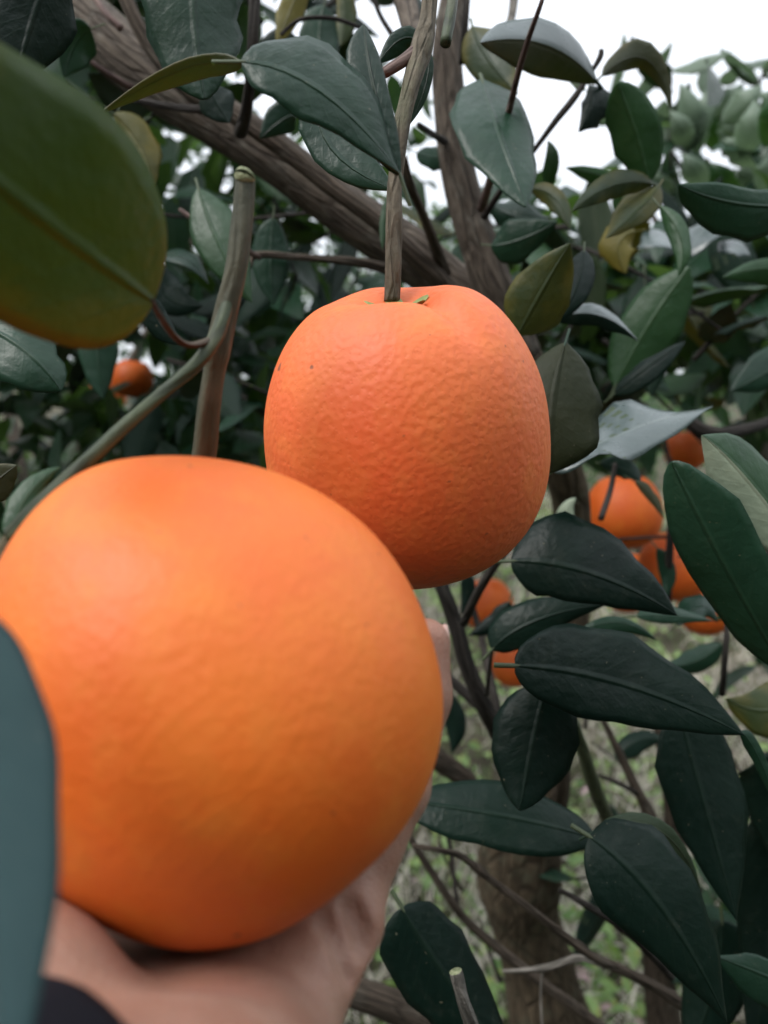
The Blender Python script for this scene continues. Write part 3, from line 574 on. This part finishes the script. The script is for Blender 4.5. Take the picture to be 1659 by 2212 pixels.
# (x range, y range, depth range, shoots)
for (x0, x1, y0, y1, d0, d1, n) in [(-60, 330, 380, 900, .6, 1.1, 6), (330, 840, 0, 330, .62, 1.1, 9), (0, 330, 0, 420, .65, 1.1, 4), (330, 820, 380, 960, .65, 1.2, 8),
                                    (1080, 1680, 560, 860, .65, 1.1, 8), (1080, 1250, 420, 620, .6, 1.0, 3), (1450, 1720, 1650, 2200, .55, .9, 3), (1660, 1800, 900, 1300, .6, .9, 2)]:
    for i in range(n):
        s = V(r2.uniform(x0, x1), r2.uniform(y0, y1), r2.uniform(d0, d1))
        shoot(tree, s, (r2.gauss(0, .7), r2.gauss(-.1, .6), r2.gauss(.35, .5)), r2.uniform(.10, .2), KD, r2.randint(4, 6), r_=r2)

def crown(parent, centre, rad, n, seed, mat, size=(.06, .095), clusters=60, spread=.16, name='crown'):
    r = np.random.default_rng(seed); rad = np.asarray(rad, float)
    u = unit(r.normal(size=(clusters, 3))) * (r.uniform(.35, 1.0, clusters) ** .6)[:, None]
    cc = centre + u * rad; w = r.integers(0, clusters, n)
    p = cc[w] + r.normal(0, 1, (n, 3)) * spread * np.array((1, 1, .75)) * r.uniform(.5, 1.2, (clusters, 1))[w]
    p[:, 2] = np.maximum(p[:, 2], .06)
    ax = unit(p - centre) * .7 + r.normal(0, .6, (n, 3)) + np.array((0, 0, -.25)); nr = np.stack([r.normal(0, .5, n), r.normal(-.2, .5, n), np.ones(n)], -1)
    return mass_leaves(name, p, ax, nr, r.uniform(*size, n), mat, parent)
# the rest of the near tree's crown, beyond the shoots
r3 = np.random.default_rng(21); parts = []
for (x0, x1, y0, y1, d0, d1, n) in [(-700, 900, -900, 420, .9, 1.7, 1150), (-700, 830, 400, 1000, .9, 1.45, 1500), (1080, 1750, 480, 900, 1.0, 1.8, 700), (1560, 2300, 300, 2300, .8, 1.5, 500), (-1500, -100, -300, 2200, .5, 1.2, 350), (1000, 1600, -1200, -260, .8, 1.6, 160)]:
    m = max(6, n // 28); cx = r3.uniform(x0, x1, m); cy = r3.uniform(y0, y1, m); dd = r3.uniform(d0, d1, m); w = r3.integers(0, m, n)
    c = np.array([V(a, b, d) for a, b, d in zip(cx, cy, dd)]); parts.append(c[w] + r3.normal(0, .06, (n, 3)))
pp = np.vstack(parts); n = len(pp)
mass_leaves('foliage', pp, r3.normal(0, .7, (n, 3)) + np.array((0, -.2, -.3)), np.stack([r3.normal(0, .5, n), r3.normal(-.3, .5, n), np.ones(n)], -1), r3.uniform(.06, .1, n), LM['dark'], tree)

# ------------------------------------------------------------------ the pale tree on the right and the orchard behind
def back_tree(name, base, h, rad, n, seed, label, mat, trunk_r=.05, bark=None, low=.35, group=None, size=(.06, .095), clusters=60, spread=.16):
    base = np.asarray(base, float); t = empty(name, base, label, 'tree', group); r = random.Random(seed)
    fork = base + np.array((r.uniform(-.05, .05), r.uniform(-.05, .05), h * .3))
    tube('trunk', [base - np.array((0, 0, .03)), base + (fork - base) * .5 + np.array((.02, 0, 0)), fork], [trunk_r * 1.25, trunk_r, trunk_r * .85], bark or BARK, t, sides=14, n=5, seed=seed)
    for i in range(6):
        a = i * 1.05 + r.random() * .6; e = base + np.array((math.cos(a) * rad * .65, math.sin(a) * rad * .65, h * r.uniform(.6, .92)))
        tube('limb', [fork - np.array((0, 0, .04)), fork * .5 + e * .5 + np.array((math.cos(a) * .08, math.sin(a) * .08, -.05)), e], [trunk_r * .5, trunk_r * .33, trunk_r * .12], bark or BARK, t, sides=8, n=4, seed=seed + i)
    c = base + np.array((0, 0, (h + low) / 2)); tag(crown(t, c, (rad, rad, (h - low) / 2), n, seed, mat, size, clusters, spread))
    return t
CR = leaf_mat('crown_leaf', (.006, .020, .010), (.030, .070, .026), (.1, .15, .07), .38, .22, (.16, .32, .06))
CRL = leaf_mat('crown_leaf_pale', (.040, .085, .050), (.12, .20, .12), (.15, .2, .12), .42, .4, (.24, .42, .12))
G = 'orchard trees behind the near tree'
back_tree('orange_tree', (-1.15, 2.7, 0), 2.9, 1.15, 5200, 31, 'dark leafy orange tree with one fruit, behind the cut green stem', CR, group=G)
back_tree('orange_tree', (-2.7, 4.3, 0), 3.2, 1.3, 3600, 32, 'dense tall orange tree beyond the blurred yellow green leaf', CR, group=G)
back_tree('orange_tree', (.05, 5.4, 0), 2.5, 1.25, 4600, 33, 'orange tree at the far end of the weedy alley', CR, group=G, low=.55)
back_tree('orange_tree', (1.9, 5.9, 0), 2.35, 1.25, 4200, 34, 'low rounded orange tree under the white sky', CRL, group=G, low=.6)
back_tree('orange_tree', (4.2, 6.6, 0), 2.6, 1.4, 3600, 35, 'wide orange tree behind the pale trunked tree', CR, group=G)
back_tree('orange_tree', (-1.0, 7.6, 0), 2.8, 1.5, 3000, 36, 'farthest dark orange tree showing through leaf gaps', CR, group=G)
back_tree('orange_tree', (2.7, 9.4, 0), 2.6, 1.7, 3000, 37, 'small far orange tree on the skyline', CRL, group=G)
GB = 'unseen trees added behind the photographer for shade'  # unseen trees put in to block low sky light from behind
for (bx_, by_, sd_, lab_) in [(-2.0, -2.0, 41, 'on the left'), (.15, -2.1, 42, 'in the middle'), (1.8, -1.7, 45, 'on the right')]:
    back_tree('orange_tree', (bx_, by_, 0), 3.0, 1.05, 6500, sd_, 'unseen dense orange tree added behind the photographer for shade, ' + lab_, CR, group=GB, low=.2, clusters=90, spread=.2)
GS = 'unseen trees added beside the photographer for shade'  # more unseen trees, added to cut the sky light from both sides
for (bx_, by_, sd_, lab_) in [(-2.7, .2, 43, 'left'), (2.5, -.1, 44, 'right')]:
    back_tree('orange_tree', (bx_, by_, 0), 2.9, 1.15, 6000, sd_, 'unseen dense orange tree added for shade on the ' + lab_ + ' of the photographer, in line with the near tree', CR, group=GS, low=.2, clusters=90, spread=.2)
RB = np.array((1.42, 2.25, 0.0))
rt = empty('orange_tree', RB, 'pale trunked orange tree with green top leaves tinted pale for glare against the sky', 'tree')
tube('trunk', [(1.40, 2.27, -.03), (1.38, 2.25, .35), (1.30, 2.20, .75)], [.07, .055, .048], GREY, rt, sides=16, seed=61)
tr_pts = [(1.30, 2.20, .72), tuple(V(1655, 1010, 1.95)), tuple(V(1648, 870, 1.8)), tuple(V(1640, 745, 1.7)), tuple(V(1622, 650, 1.65)), tuple(V(1602, 560, 1.6)), tuple(V(1560, 430, 1.55)), tuple(V(1525, 345, 1.5))]
tube('limb', tr_pts, [.048, .036, .030, .020, .016, .014, .010, .006], GREY, rt, sides=14, seed=62)
tube('limb', [(1.30, 2.2, .70), (1.55, 2.1, 1.2), (1.75, 2.0, 1.8)], [.045, .03, .012], GREY, rt, sides=10, seed=63)
tube('limb', [tuple(V(1640, 745, 1.7)), tuple(V(1560, 640, 1.62)), tuple(V(1470, 560, 1.6)), tuple(V(1400, 450, 1.6))], [.016, .012, .009, .005], BARKM, rt, sides=10, seed=64)
crown(rt, np.array((1.85, 2.3, 1.1)), (.55, .65, .55), 2400, 38, CR, clusters=46, spread=.13)
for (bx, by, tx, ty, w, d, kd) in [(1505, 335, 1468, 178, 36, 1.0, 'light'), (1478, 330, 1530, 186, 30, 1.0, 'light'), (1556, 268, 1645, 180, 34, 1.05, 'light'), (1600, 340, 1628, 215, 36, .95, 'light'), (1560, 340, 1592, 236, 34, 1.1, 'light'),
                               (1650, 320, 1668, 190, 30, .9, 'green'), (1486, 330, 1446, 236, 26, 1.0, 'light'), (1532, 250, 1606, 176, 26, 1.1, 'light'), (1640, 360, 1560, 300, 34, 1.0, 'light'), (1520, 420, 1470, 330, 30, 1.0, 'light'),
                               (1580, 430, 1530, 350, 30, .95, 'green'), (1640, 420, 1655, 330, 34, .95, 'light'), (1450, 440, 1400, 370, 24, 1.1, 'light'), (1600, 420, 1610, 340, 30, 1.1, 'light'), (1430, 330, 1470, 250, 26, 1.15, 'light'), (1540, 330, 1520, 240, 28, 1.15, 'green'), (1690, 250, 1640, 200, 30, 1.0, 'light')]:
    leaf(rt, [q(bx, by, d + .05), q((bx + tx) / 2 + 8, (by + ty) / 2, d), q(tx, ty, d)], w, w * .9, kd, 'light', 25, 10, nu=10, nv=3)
for i in range(12):
    s = V(r2.uniform(1420, 1720), r2.uniform(260, 470), r2.uniform(1.05, 1.5))
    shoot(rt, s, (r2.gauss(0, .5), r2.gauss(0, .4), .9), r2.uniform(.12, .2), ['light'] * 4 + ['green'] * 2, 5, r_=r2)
for i in range(7):
    s = V(r2.uniform(1250, 1700), r2.uniform(500, 1000), r2.uniform(1.3, 1.8))
    shoot(rt, s, (r2.gauss(0, .6), r2.gauss(0, .4), .4), r2.uniform(.12, .22), KD, 6, r_=r2)

# ------------------------------------------------------------------ oranges
def orange(name, centre, axis, a, b, mat, label, group=None, p=2.25, taper=.05, seed=0, nlat=64, nlon=96, shoulder=.03, dimple=.012, furrow=None, calyx=True, roll=0.0, nub=False, bulges=()):
    c = np.asarray(centre, float); Z = unit(axis); X = unit(np.cross((0.0, 1, .02), Z)); Y = np.cross(Z, X)
    t = empty(name, c, label, 'orange', group)
    ph = np.linspace(.0, math.pi, nlat)[1:-1]; la = np.arange(nlon) / nlon * 2 * math.pi
    PH, LA = np.meshgrid(ph, la, indexing='ij'); ph2 = np.concatenate([[.0005], PH.ravel(), [math.pi - .0005]]); la2 = np.concatenate([[0], LA.ravel(), [0]])
    s, z = np.sin(ph2), np.cos(ph2); k_ = 1 / (np.abs(s / a) ** p + np.abs(z / b) ** p) ** (1 / p); rho = s * k_; zz = z * k_
    rho = rho * (1 - taper * zz / b)
    q3 = np.stack([rho * np.cos(la2), rho * np.sin(la2), zz], -1)
    top = np.exp(-((1 - z) / .16) ** 1.2)
    ang = ph2
    zz2 = zz - dimple * np.exp(-(ang / .30) ** 2) + shoulder * a * (.6 * np.cos(la2 - roll) + .35 * np.sin(3 * la2 + seed) + .25 * np.sin(5 * la2 + 2 * seed)) * top * np.clip(ang / .45, 0, 1)
    bot = np.exp(-((math.pi - ang) / .22) ** 2); zz2 = zz2 + .0035 * bot
    wob = 1 + .012 * vnoise(q3 / a * 2.2, seed, 2) + .004 * vnoise(q3 / a * 9, seed + 4, 2)
    q3 = np.stack([q3[:, 0] * wob, q3[:, 1] * wob, zz2 * wob], -1)
    if furrow:
        for (l0, p0, p1, sg, dep) in furrow:
            dl = (la2 - l0 + math.pi) % (2 * math.pi) - math.pi; wd = np.exp(-((dl * np.sin(ang) / sg) ** 2)) * np.clip((ang - p0 + .1) / .1, 0, 1) * np.clip((p1 - ang) / .45, 0, 1) ** 1.5
            q3 = q3 * (1 - dep * wd)[:, None]
    v = c + q3[:, 0:1] * X + q3[:, 1:2] * Y + q3[:, 2:3] * Z
    for (bd, amp, sg) in bulges:
        rd = unit(v - c); v = v + rd * (amp * np.exp(-(np.arccos(np.clip(rd @ unit(bd), -1, 1)) / sg) ** 2))[:, None]
    m = nlat - 2; i = 1 + np.arange(m - 1)[:, None] * nlon; j = np.arange(nlon)[None]; j2 = (j + 1) % nlon
    F = np.stack([i + j, i + nlon + j, i + nlon + j2, i + j2], -1).reshape(-1, 4).tolist()
    jj = np.arange(nlon); F += [[0, 1 + a_, 1 + (a_ + 1) % nlon] for a_ in jj]; e = 1 + m * nlon; b0 = 1 + (m - 1) * nlon
    F += [[e, b0 + (a_ + 1) % nlon, b0 + a_] for a_ in jj]
    mesh('peel', v, F, mat, t, origin=c)
    ztop = q3[0, 2]
    if calyx:
        cv = [c + Z * (ztop + .0018)]; n5 = 40
        for kk, (rr, hh) in enumerate(((.55, .0016), (1.0, .0006))):
            for i_ in range(n5):
                th = i_ / n5 * 6.2832; lobe = .0048 + .0050 * abs(math.cos(2.5 * th + seed)) ** 1.5
                R = lobe * rr * (a / .042); surf = ztop + dimple * (1 - math.exp(-(R / a / .30) ** 2)) * .9
                cv.append(c + X * R * math.cos(th) + Y * R * math.sin(th) + Z * (surf + hh))
        Fc = [[0, 1 + i_, 1 + (i_ + 1) % n5] for i_ in range(n5)] + [[1 + i_, 1 + n5 + i_, 1 + n5 + (i_ + 1) % n5, 1 + (i_ + 1) % n5] for i_ in range(n5)]
        cx_ = mesh('calyx', cv, Fc, CALYX, t)
        if nub: tube('stalk', [c + Z * (ztop - .002), c + Z * (ztop + .012), c + Z * (ztop + .035) + X * .004], [.0022, .002, .0018], STEMG, cx_, sides=8, n=3)
    return t
PEEL1 = peel_mat('peel_hanging', (.68, .122, .028), (.70, .150, .030), (.72, .190, .036), (((-.0365, -.015, .020), .0016), ((-.026, -.03, .0195), .0008)))
PEEL2 = peel_mat('peel_held', (.68, .118, .008), (.68, .152, .010), (.70, .195, .018), (((-.008, -.028, -.038), .0014), ((.010, -.036, -.028), .0009), ((.022, -.034, -.012), .0008)), .55)
PEELB = peel_mat('peel_far', (.66, .105, .008), (.70, .135, .010), (.72, .165, .014))  # slightly redder peel for the fruit farther back
OC1 = V(878, 936, .245)
orange('hanging_orange', OC1, (-.075, -.22, 1), .0432, .0462, PEEL1, 'large pebbly orange hanging from a straight grey stem', p=2.3, taper=.075, seed=2, nlat=110, nlon=160, shoulder=.055, dimple=.011, roll=0.0, furrow=[(-.95, .22, .95, .085, .075), (-2.0, .2, .6, .12, .03), (.9, .2, .6, .1, .03)])
OC2v = np.array(((466 - CX) / FPX * .162, (CY - 1492) / FPX * .162, .162)); OC2 = VS(OC2v)
AX2 = -.60 * RIGHT + .78 * UP + .15 * FWD
R2 = .0440
orange('held_orange', OC2, AX2, .0436, .0456, PEEL2, 'big blurred orange resting in the cupped hand', p=2.22, taper=.0, seed=6, nlat=110, nlon=160, shoulder=.02, dimple=.0, bulges=[(-.52 * RIGHT + .84 * UP - .12 * FWD, .0046, .42), (.75 * RIGHT + .65 * UP, .0012, .35)], calyx=False)
for (x, y, dm, real, lab) in [
    (287, 818, 88, .058, 'orange hanging alone beyond the slanting green stem'), (232, 852, 80, .072, 'orange mostly hidden behind a dark leaf, next to the lone fruit'),
    (1347, 1104, 164, .078, 'orange under a dark leaf cluster, beside the brown trunk'), (1482, 972, 92, .075, 'orange peeping out under the shiny pale leaf tip'),
    (1456, 1222, 150, .076, 'orange half covered by the big dark teal leaf'), (1052, 1304, 112, .075, 'orange crossed by thin dark twigs, below the big hanging fruit'),
    (1110, 1436, 96, .074, 'orange low above the weeds, half behind a leaf base'), (1522, 1318, 112, .075, 'orange showing only its underside below a grey leaf'),
    (1356, 1258, 132, .075, 'orange showing as slivers between two near black leaves'), (1308, 742, 27, .07, 'tiny far orange among the leaves, upper of a pair'),
    (1243, 757, 24, .07, 'tiny far orange beside the twin small fruit'), (541, 668, 22, .07, 'tiny far orange between cut stem and hanging fruit'), (22, 822, 30, .07, 'tiny yellowish far orange below the blurred yellow leaf'),
    (1618, 846, 40, .072, 'small orange glimpsed beside the pale trunk')]:
    d = FPX * real / dm
    orange('orange', V(x, y, d), (random.uniform(-.2, .2), random.uniform(-.2, .2), 1), real / 2, real / 2 * random.uniform(.96, 1.05), PEELB, lab, 'oranges hanging farther back', seed=random.randrange(50), nlat=26, nlon=36, nub=True, p=2.1)
    if d < 1.6:                         # the shoot that carries it
        o0 = V(x, y, d) + np.array((0, 0, real / 2 + .02)); hub = V(1300 if x > 900 else 150, 840 if x > 900 else 520, d + .12)
        tube('twig', [o0, o0 * .6 + hub * .4 + np.array((.01, 0, .05)), hub], [.0017, .0022, .0032], BARKD, tree, sides=7, n=5, seed=int(x), rough=.1)

# ------------------------------------------------------------------ the hand (signed distance field -> one continuous surface)
def surface_nets(f, org, h):
    s = f < 0; nx, ny, nz_ = f.shape
    acc = np.zeros((nx - 1, ny - 1, nz_ - 1, 3)); cnt = np.zeros((nx - 1, ny - 1, nz_ - 1))
    corners = [(i, j, k_) for i in (0, 1) for j in (0, 1) for k_ in (0, 1)]
    def sl(c): return tuple(slice(o, n_ - 1 + o) for o, n_ in zip(c, f.shape))
    for a in corners:
        for ax in range(3):
            if a[ax] == 0:
                b = list(a); b[ax] = 1; fa, fb = f[sl(a)], f[sl(b)]; cr = (fa < 0) != (fb < 0)
                t = np.where(cr, fa / np.where(cr, fa - fb, 1), 0); base = np.array(a, float)
                for c in range(3): acc[..., c] += np.where(cr, base[c] + (t if c == ax else 0), 0)
                cnt += cr
    ok = cnt > 0; idx = -np.ones(ok.shape, int); idx[ok] = np.arange(ok.sum())
    g_ = np.argwhere(ok); v = (acc[ok] / cnt[ok][:, None] + g_) * h + org; F = []
    for ax in range(3):
        o1, o2 = [c for c in range(3) if c != ax]
        lo = [slice(1, -1)] * 3; lo[ax] = slice(0, -1); hi = list(lo); hi[ax] = slice(1, None); hi[o1] = hi[o2] = slice(1, -1)
        sa, sb = s[tuple(lo)], s[tuple(hi)]
        e = np.argwhere(sa != sb); off = np.zeros(3, int); off[o1] = off[o2] = 1; e2 = e + off
        flip = sa[tuple(e.T)]
        def at(d1, d2):
            w_ = e2.copy(); w_[:, o1] -= d1; w_[:, o2] -= d2; return idx[tuple(w_.T)]
        qd = np.stack([at(1, 1), at(0, 1), at(0, 0), at(1, 0)], -1)
        if ax == 1: flip = ~flip
        qd[~flip] = qd[~flip][:, ::-1]; F.append(qd)
    F = np.vstack(F); F = F[(F >= 0).all(1)]; return v, F
h = .0011; lo = np.array((-.125, -.165, .02)); hi = np.array((.04, .005, .245)); nn = np.ceil((hi - lo) / h).astype(int)
gx_, gy_, gz_ = np.meshgrid(*[lo[i] + np.arange(nn[i]) * h for i in range(3)], indexing='ij')
GP = np.stack([gx_, gy_, gz_], -1)
def cap(a, b, ra, rb, G_=None):
    G_ = GP if G_ is None else G_; a, b = np.array(a), np.array(b); ab = b - a; t = np.clip(((G_ - a) @ ab) / (ab @ ab), 0, 1)
    return np.linalg.norm(G_ - a - t[..., None] * ab, axis=-1) - (ra + (rb - ra) * t)
def smin(a, b, k_): hh = np.clip(.5 + .5 * (b - a) / k_, 0, 1); return b + (a - b) * hh - k_ * hh * (1 - hh)
def on(dx, dy, dz, gap): return OC2v + unit(np.array((dx, dy, dz))) * (R2 + gap)
def chain(pts, rr, k_=.003):
    f = None
    for i in range(len(pts) - 1):
        c_ = cap(pts[i], pts[i + 1], rr[i], rr[i + 1]); f = c_ if f is None else smin(f, c_, k_)
    return f
WR = np.array((-.0339, -.0850, .0972)); ARM = unit(np.array((-.59, -.09, -.80)))
pinky = [np.array((-.0125, -.0850, .166)), np.array((.0020, -.0610, .178)), np.array((.0084, -.0430, .185)), np.array((.0096, -.0305, .187))]
fing = [
    (pinky, (.0098, .0078, .0068, .0058)),
    ([np.array((-.026, -.091, .188)), on(.030, -.020, .034, .0075), on(.031, -.002, .038, .0065), on(.028, .010, .040, .006)], (.0105, .0085, .0075, .0062)),
    ([np.array((-.040, -.093, .196)), on(.008, -.022, .044, .008), on(.010, .000, .048, .007), on(.009, .014, .046, .0062)], (.0108, .0088, .0078, .0064)),
    ([np.array((-.057, -.091, .196)), on(-.014, -.022, .042, .008), on(-.014, -.003, .046, .007), on(-.013, .011, .045, .0062)], (.0105, .0086, .0076, .0062)),
    ([np.array((-.074, -.095, .136)), on(-.038, -.022, -.004, .009), on(-.046, -.004, .002, .0085), on(-.046, .013, .006, .007)], (.0150, .0115, .0100, .0080)),
]
palm = smin(cap(WR + np.array((-.010, .0, .0)), WR + np.array((.012, -.002, .002)), .0165, .0165), cap(WR + np.array((0, -.004, .004)), (-.044, -.107, .152), .0175, .024), .012)
palm = smin(palm, cap((-.0235, -.088, .112), (-.0250, -.1000, .156), .0160, .0160), .010)       # heel of the little finger side
palm = smin(palm, cap((-.056, -.077, .121), (-.072, -.080, .142), .0165, .0170), .010)        # ball of the thumb
for (pts, rr) in fing[:4]: palm = smin(palm, cap((-.048, -.109, .150), pts[0], .016, rr[0] + .0015), .010)
palm = smin(palm, cap((-.0240, -.0955, .136), (-.0145, -.0875, .153), .0100, .0085), .003)    # two folds of skin under the little finger
palm = smin(palm, cap((-.0165, -.0910, .146), (-.0070, -.0825, .160), .0080, .0070), .002)
palm = smin(palm, cap(WR, WR + ARM * .07, .018, .024), .012)
hand = palm
for (pts, rr) in fing: hand = smin(hand, chain(pts, rr), .0055)
hand = hand + .00035 * vnoise(GP * 260, 3, 2)
osd = np.linalg.norm(GP - OC2v, axis=-1) - (R2 + .0002)
kq = .0025; hand = -smin(-hand, osd, kq)
def surf_at(x, y):                     # where a photo ray first meets the hand
    for d in np.arange(.085, .22, .0006):
        i_ = np.round((np.array(((x - CX) / FPX * d, (CY - y) / FPX * d, d)) - lo) / h).astype(int)
        if (i_ >= 0).all() and (i_ < nn).all() and hand[tuple(i_)] < 0: return np.array(((x - CX) / FPX * d, (CY - y) / FPX * d, d))
for cr in ([(700, 1985), (735, 2035), (752, 2110)], [(752, 1955), (778, 2000), (790, 2060)]):
    cr = catmull(cr, 4); pc = [surf_at(*c_) for c_ in cr]
    for a_, b_ in zip(pc[:-1], pc[1:]):
        if a_ is not None and b_ is not None: hand = -smin(-hand, cap(a_, b_, .0009, .0009), .0030)
hv, hf = surface_nets(hand, lo, h)
k = Nodes('skin'); ob = k.obj()
col = k.mix(k.ramp(k.noise(ob, 60, 4), .35, .7), (.29, .150, .105), (.36, .210, .155))
col = k.mix(k.math('MULTIPLY', k.ramp(k.noise(ob, 25, 3), .5, .7), .5), col, (.33, .13, .10))
vo = k.n('TexVoronoi'); k.set(vo.inputs['Vector'], ob); vo.inputs['Scale'].default_value = 1400
k.bump(k.math('ADD', k.noise(k.scale(ob, 1, 1, .35), 900, 4), k.math('MULTIPLY', vo.outputs[0], .4)), .0005, .6)
SKIN = k.fin(col, .52, .4); k.p.inputs['Subsurface Weight'].default_value = .25; k.p.inputs['Subsurface Scale'].default_value = .004; k.p.inputs['Subsurface Radius'].default_value = (1, .35, .2)
# the photographer, unseen behind the lens, body added to block frontal sky light: head, dark jacket and trousers on coarse fields in world space
def field(lo_, hi_, h_):
    lo_, hi_ = np.array(lo_, float), np.array(hi_, float); n_ = np.ceil((hi_ - lo_) / h_).astype(int)
    return np.stack(np.meshgrid(*[lo_[i] + np.arange(n_[i]) * h_ for i in range(3)], indexing='ij'), -1), lo_
def blend(G_, items, k_):
    f = None
    for it in items: c_ = cap(*it, G_); f = c_ if f is None else smin(f, c_, k_)
    return f
HG, hlo = field((-.14, -.40, 1.36), (.14, -.10, 1.80), .007)
hd = blend(HG, [((0, -.26, 1.66), (0, -.235, 1.60), .083, .070), ((0, -.27, 1.38), (0, -.26, 1.56), .052, .052), ((0, -.185, 1.555), (0, -.195, 1.575), .035, .045), ((0, -.155, 1.60), (0, -.163, 1.635), .014, .008),
                ((.078, -.255, 1.60), (.080, -.262, 1.63), .012, .015), ((-.078, -.255, 1.60), (-.080, -.262, 1.63), .012, .015)], .018)
pv, pf = surface_nets(hd, hlo, .007)
person = mesh('person', VS(hv), hf, SKIN, origin=VS(WR)); mesh('head', pv, pf, SKIN, person)
tag(person, 'bare hand reaching from a dark sleeve, cupping the big blurred orange', 'person')
# finger nails: small curved plates on the outer side of each tip
NAIL = plain('nail', (.52, .33, .28), (.58, .40, .34), 200, .35, .0001, .5)
for (pts, rr) in fing:
    tip, pr = pts[-1], pts[-2]; T = unit(tip - pr); O = unit(tip - OC2v); O = unit(O - (O @ T) * T); S = np.cross(T, O); w_ = rr[-1]
    nv_ = []
    for a in np.linspace(0, 1, 7):
        for b in np.linspace(-1, 1, 7):
            nv_.append(tip + T * (a * 1.3 - .55) * w_ + S * math.sin(b * .85) * w_ * (.80 - .30 * a ** 4) + O * (math.cos(b * .85) * w_ * 1.01 - .16 * w_ * a * a))
    nf = [[i * 7 + j, i * 7 + j + 1, i * 7 + j + 8, i * 7 + j + 7] for i in range(6) for j in range(6)]
    o = mesh('fingernail', VS(np.array(nv_)), nf, NAIL, person); md = o.modifiers.new('thickness', 'SOLIDIFY'); md.thickness = .0006
k = Nodes('sleeve_cloth'); ob = k.obj(); wv = k.n('TexWave'); k.set(wv.inputs['Vector'], ob); wv.inputs['Scale'].default_value = 700; wv.inputs['Distortion'].default_value = 2
k.bump(k.math('ADD', wv.outputs['Fac'], k.noise(ob, 600, 3)), .0006)
CLOTH = k.fin(k.mix(k.noise(ob, 120, 4), (.006, .006, .010), (.016, .016, .024)), .9, .15)
dirn = ARM; sl0 = np.array((-.0339, -.0846, .0972))
prof = [(.0, .0298), (.002, .0314), (.008, .0322), (.016, .0316), (.020, .0324), (.045, .038), (.075, .042), (.12, .047), (.20, .054), (.25, .056)]
X_ = unit(np.cross(dirn, (0, 1, 0))); Y_ = np.cross(dirn, X_); sv = []; ns = 48
prof = [(.02, .026), (.003, .027)] + prof
for (l, r_) in prof:
    for a in range(ns):
        th = a / ns * 6.2832; rr = r_ * (1 + .03 * math.sin(3 * th + l * 70) + .015 * math.sin(7 * th + l * 160))
        sv.append(sl0 + dirn * l + rr * (math.cos(th) * X_ + math.sin(th) * Y_ * .9))
sf = [[i * ns + a, i * ns + (a + 1) % ns, (i + 1) * ns + (a + 1) % ns, (i + 1) * ns + a] for i in range(len(prof) - 1) for a in range(ns)]
mesh('sleeve', VS(np.array(sv)), sf, CLOTH, person)
wr = VS(WR + ARM * .03); el = VS(WR + ARM * .27); shl = np.array((-.195, -.29, 1.37)); shr = shl * (-1, 1, 1)
JG, jlo = field((-.45, -.50, .72), (.45, .12, 1.50), .012)
jk = blend(JG, [((-.10, -.30, 1.33), (.10, -.30, 1.33), .10, .10), ((-.10, -.29, 1.15), (.10, -.29, 1.15), .115, .115), ((-.11, -.29, .90), (.11, -.29, .90), .12, .12), ((0, -.28, 1.38), (0, -.27, 1.44), .075, .068),
                (shl, el, .072, .058), (shr, (.30, -.34, 1.08), .072, .058), ((.30, -.34, 1.08), (.20, -.22, .90), .056, .046)], .05)
jk = smin(jk, cap(el, VS(WR + ARM * .12), .056, .045, JG), .03) + .004 * vnoise(JG * 24, 9, 2)
jv, jf = surface_nets(jk, jlo, .012); mesh('jacket', jv, jf, CLOTH, person)
TG, tlo = field((-.30, -.50, .03), (.30, -.08, .90), .012)
tr = blend(TG, [((-.09, -.29, .84), (.09, -.29, .84), .115, .115), ((-.10, -.29, .80), (-.12, -.27, .46), .092, .066), ((-.12, -.27, .46), (-.13, -.29, .10), .066, .056), ((.10, -.29, .80), (.12, -.27, .46), .092, .066), ((.12, -.27, .46), (.13, -.29, .10), .066, .056)], .03)
tv, tf = surface_nets(tr, tlo, .012); mesh('trousers', tv, tf, CLOTH, person)
for sx_ in (-1, 1):
    SG, slo = field((-.2, -.42, -.03), (.2, -.02, .16), .008)
    sh = blend(SG, [((sx_ * .13, -.31, .035), (sx_ * .14, -.12, .02), .045, .035), ((sx_ * .13, -.30, .04), (sx_ * .13, -.295, .10), .05, .05)], .03)
    sh = np.maximum(sh, -(SG[..., 2] + .004)); shv, shf = surface_nets(sh, slo, .008); mesh('shoe', shv, shf, CLOTH, person)
HR, rlo = field((-.14, -.40, 1.5), (.14, -.10, 1.82), .007)
hr = np.maximum(cap((0, -.268, 1.672), (0, -.262, 1.60), .094, .086, HR), -cap((0, -.12, 1.60), (0, -.15, 1.50), .10, .12, HR)) + .003 * vnoise(HR * 90, 4, 2)
rv, rf = surface_nets(hr, rlo, .007); mesh('hair', rv, rf, CLOTH, person)
print('leaf objects', len([o for o in bpy.data.objects if o.name.startswith('leaf')]), 'shoot leaves', COUNT[0])
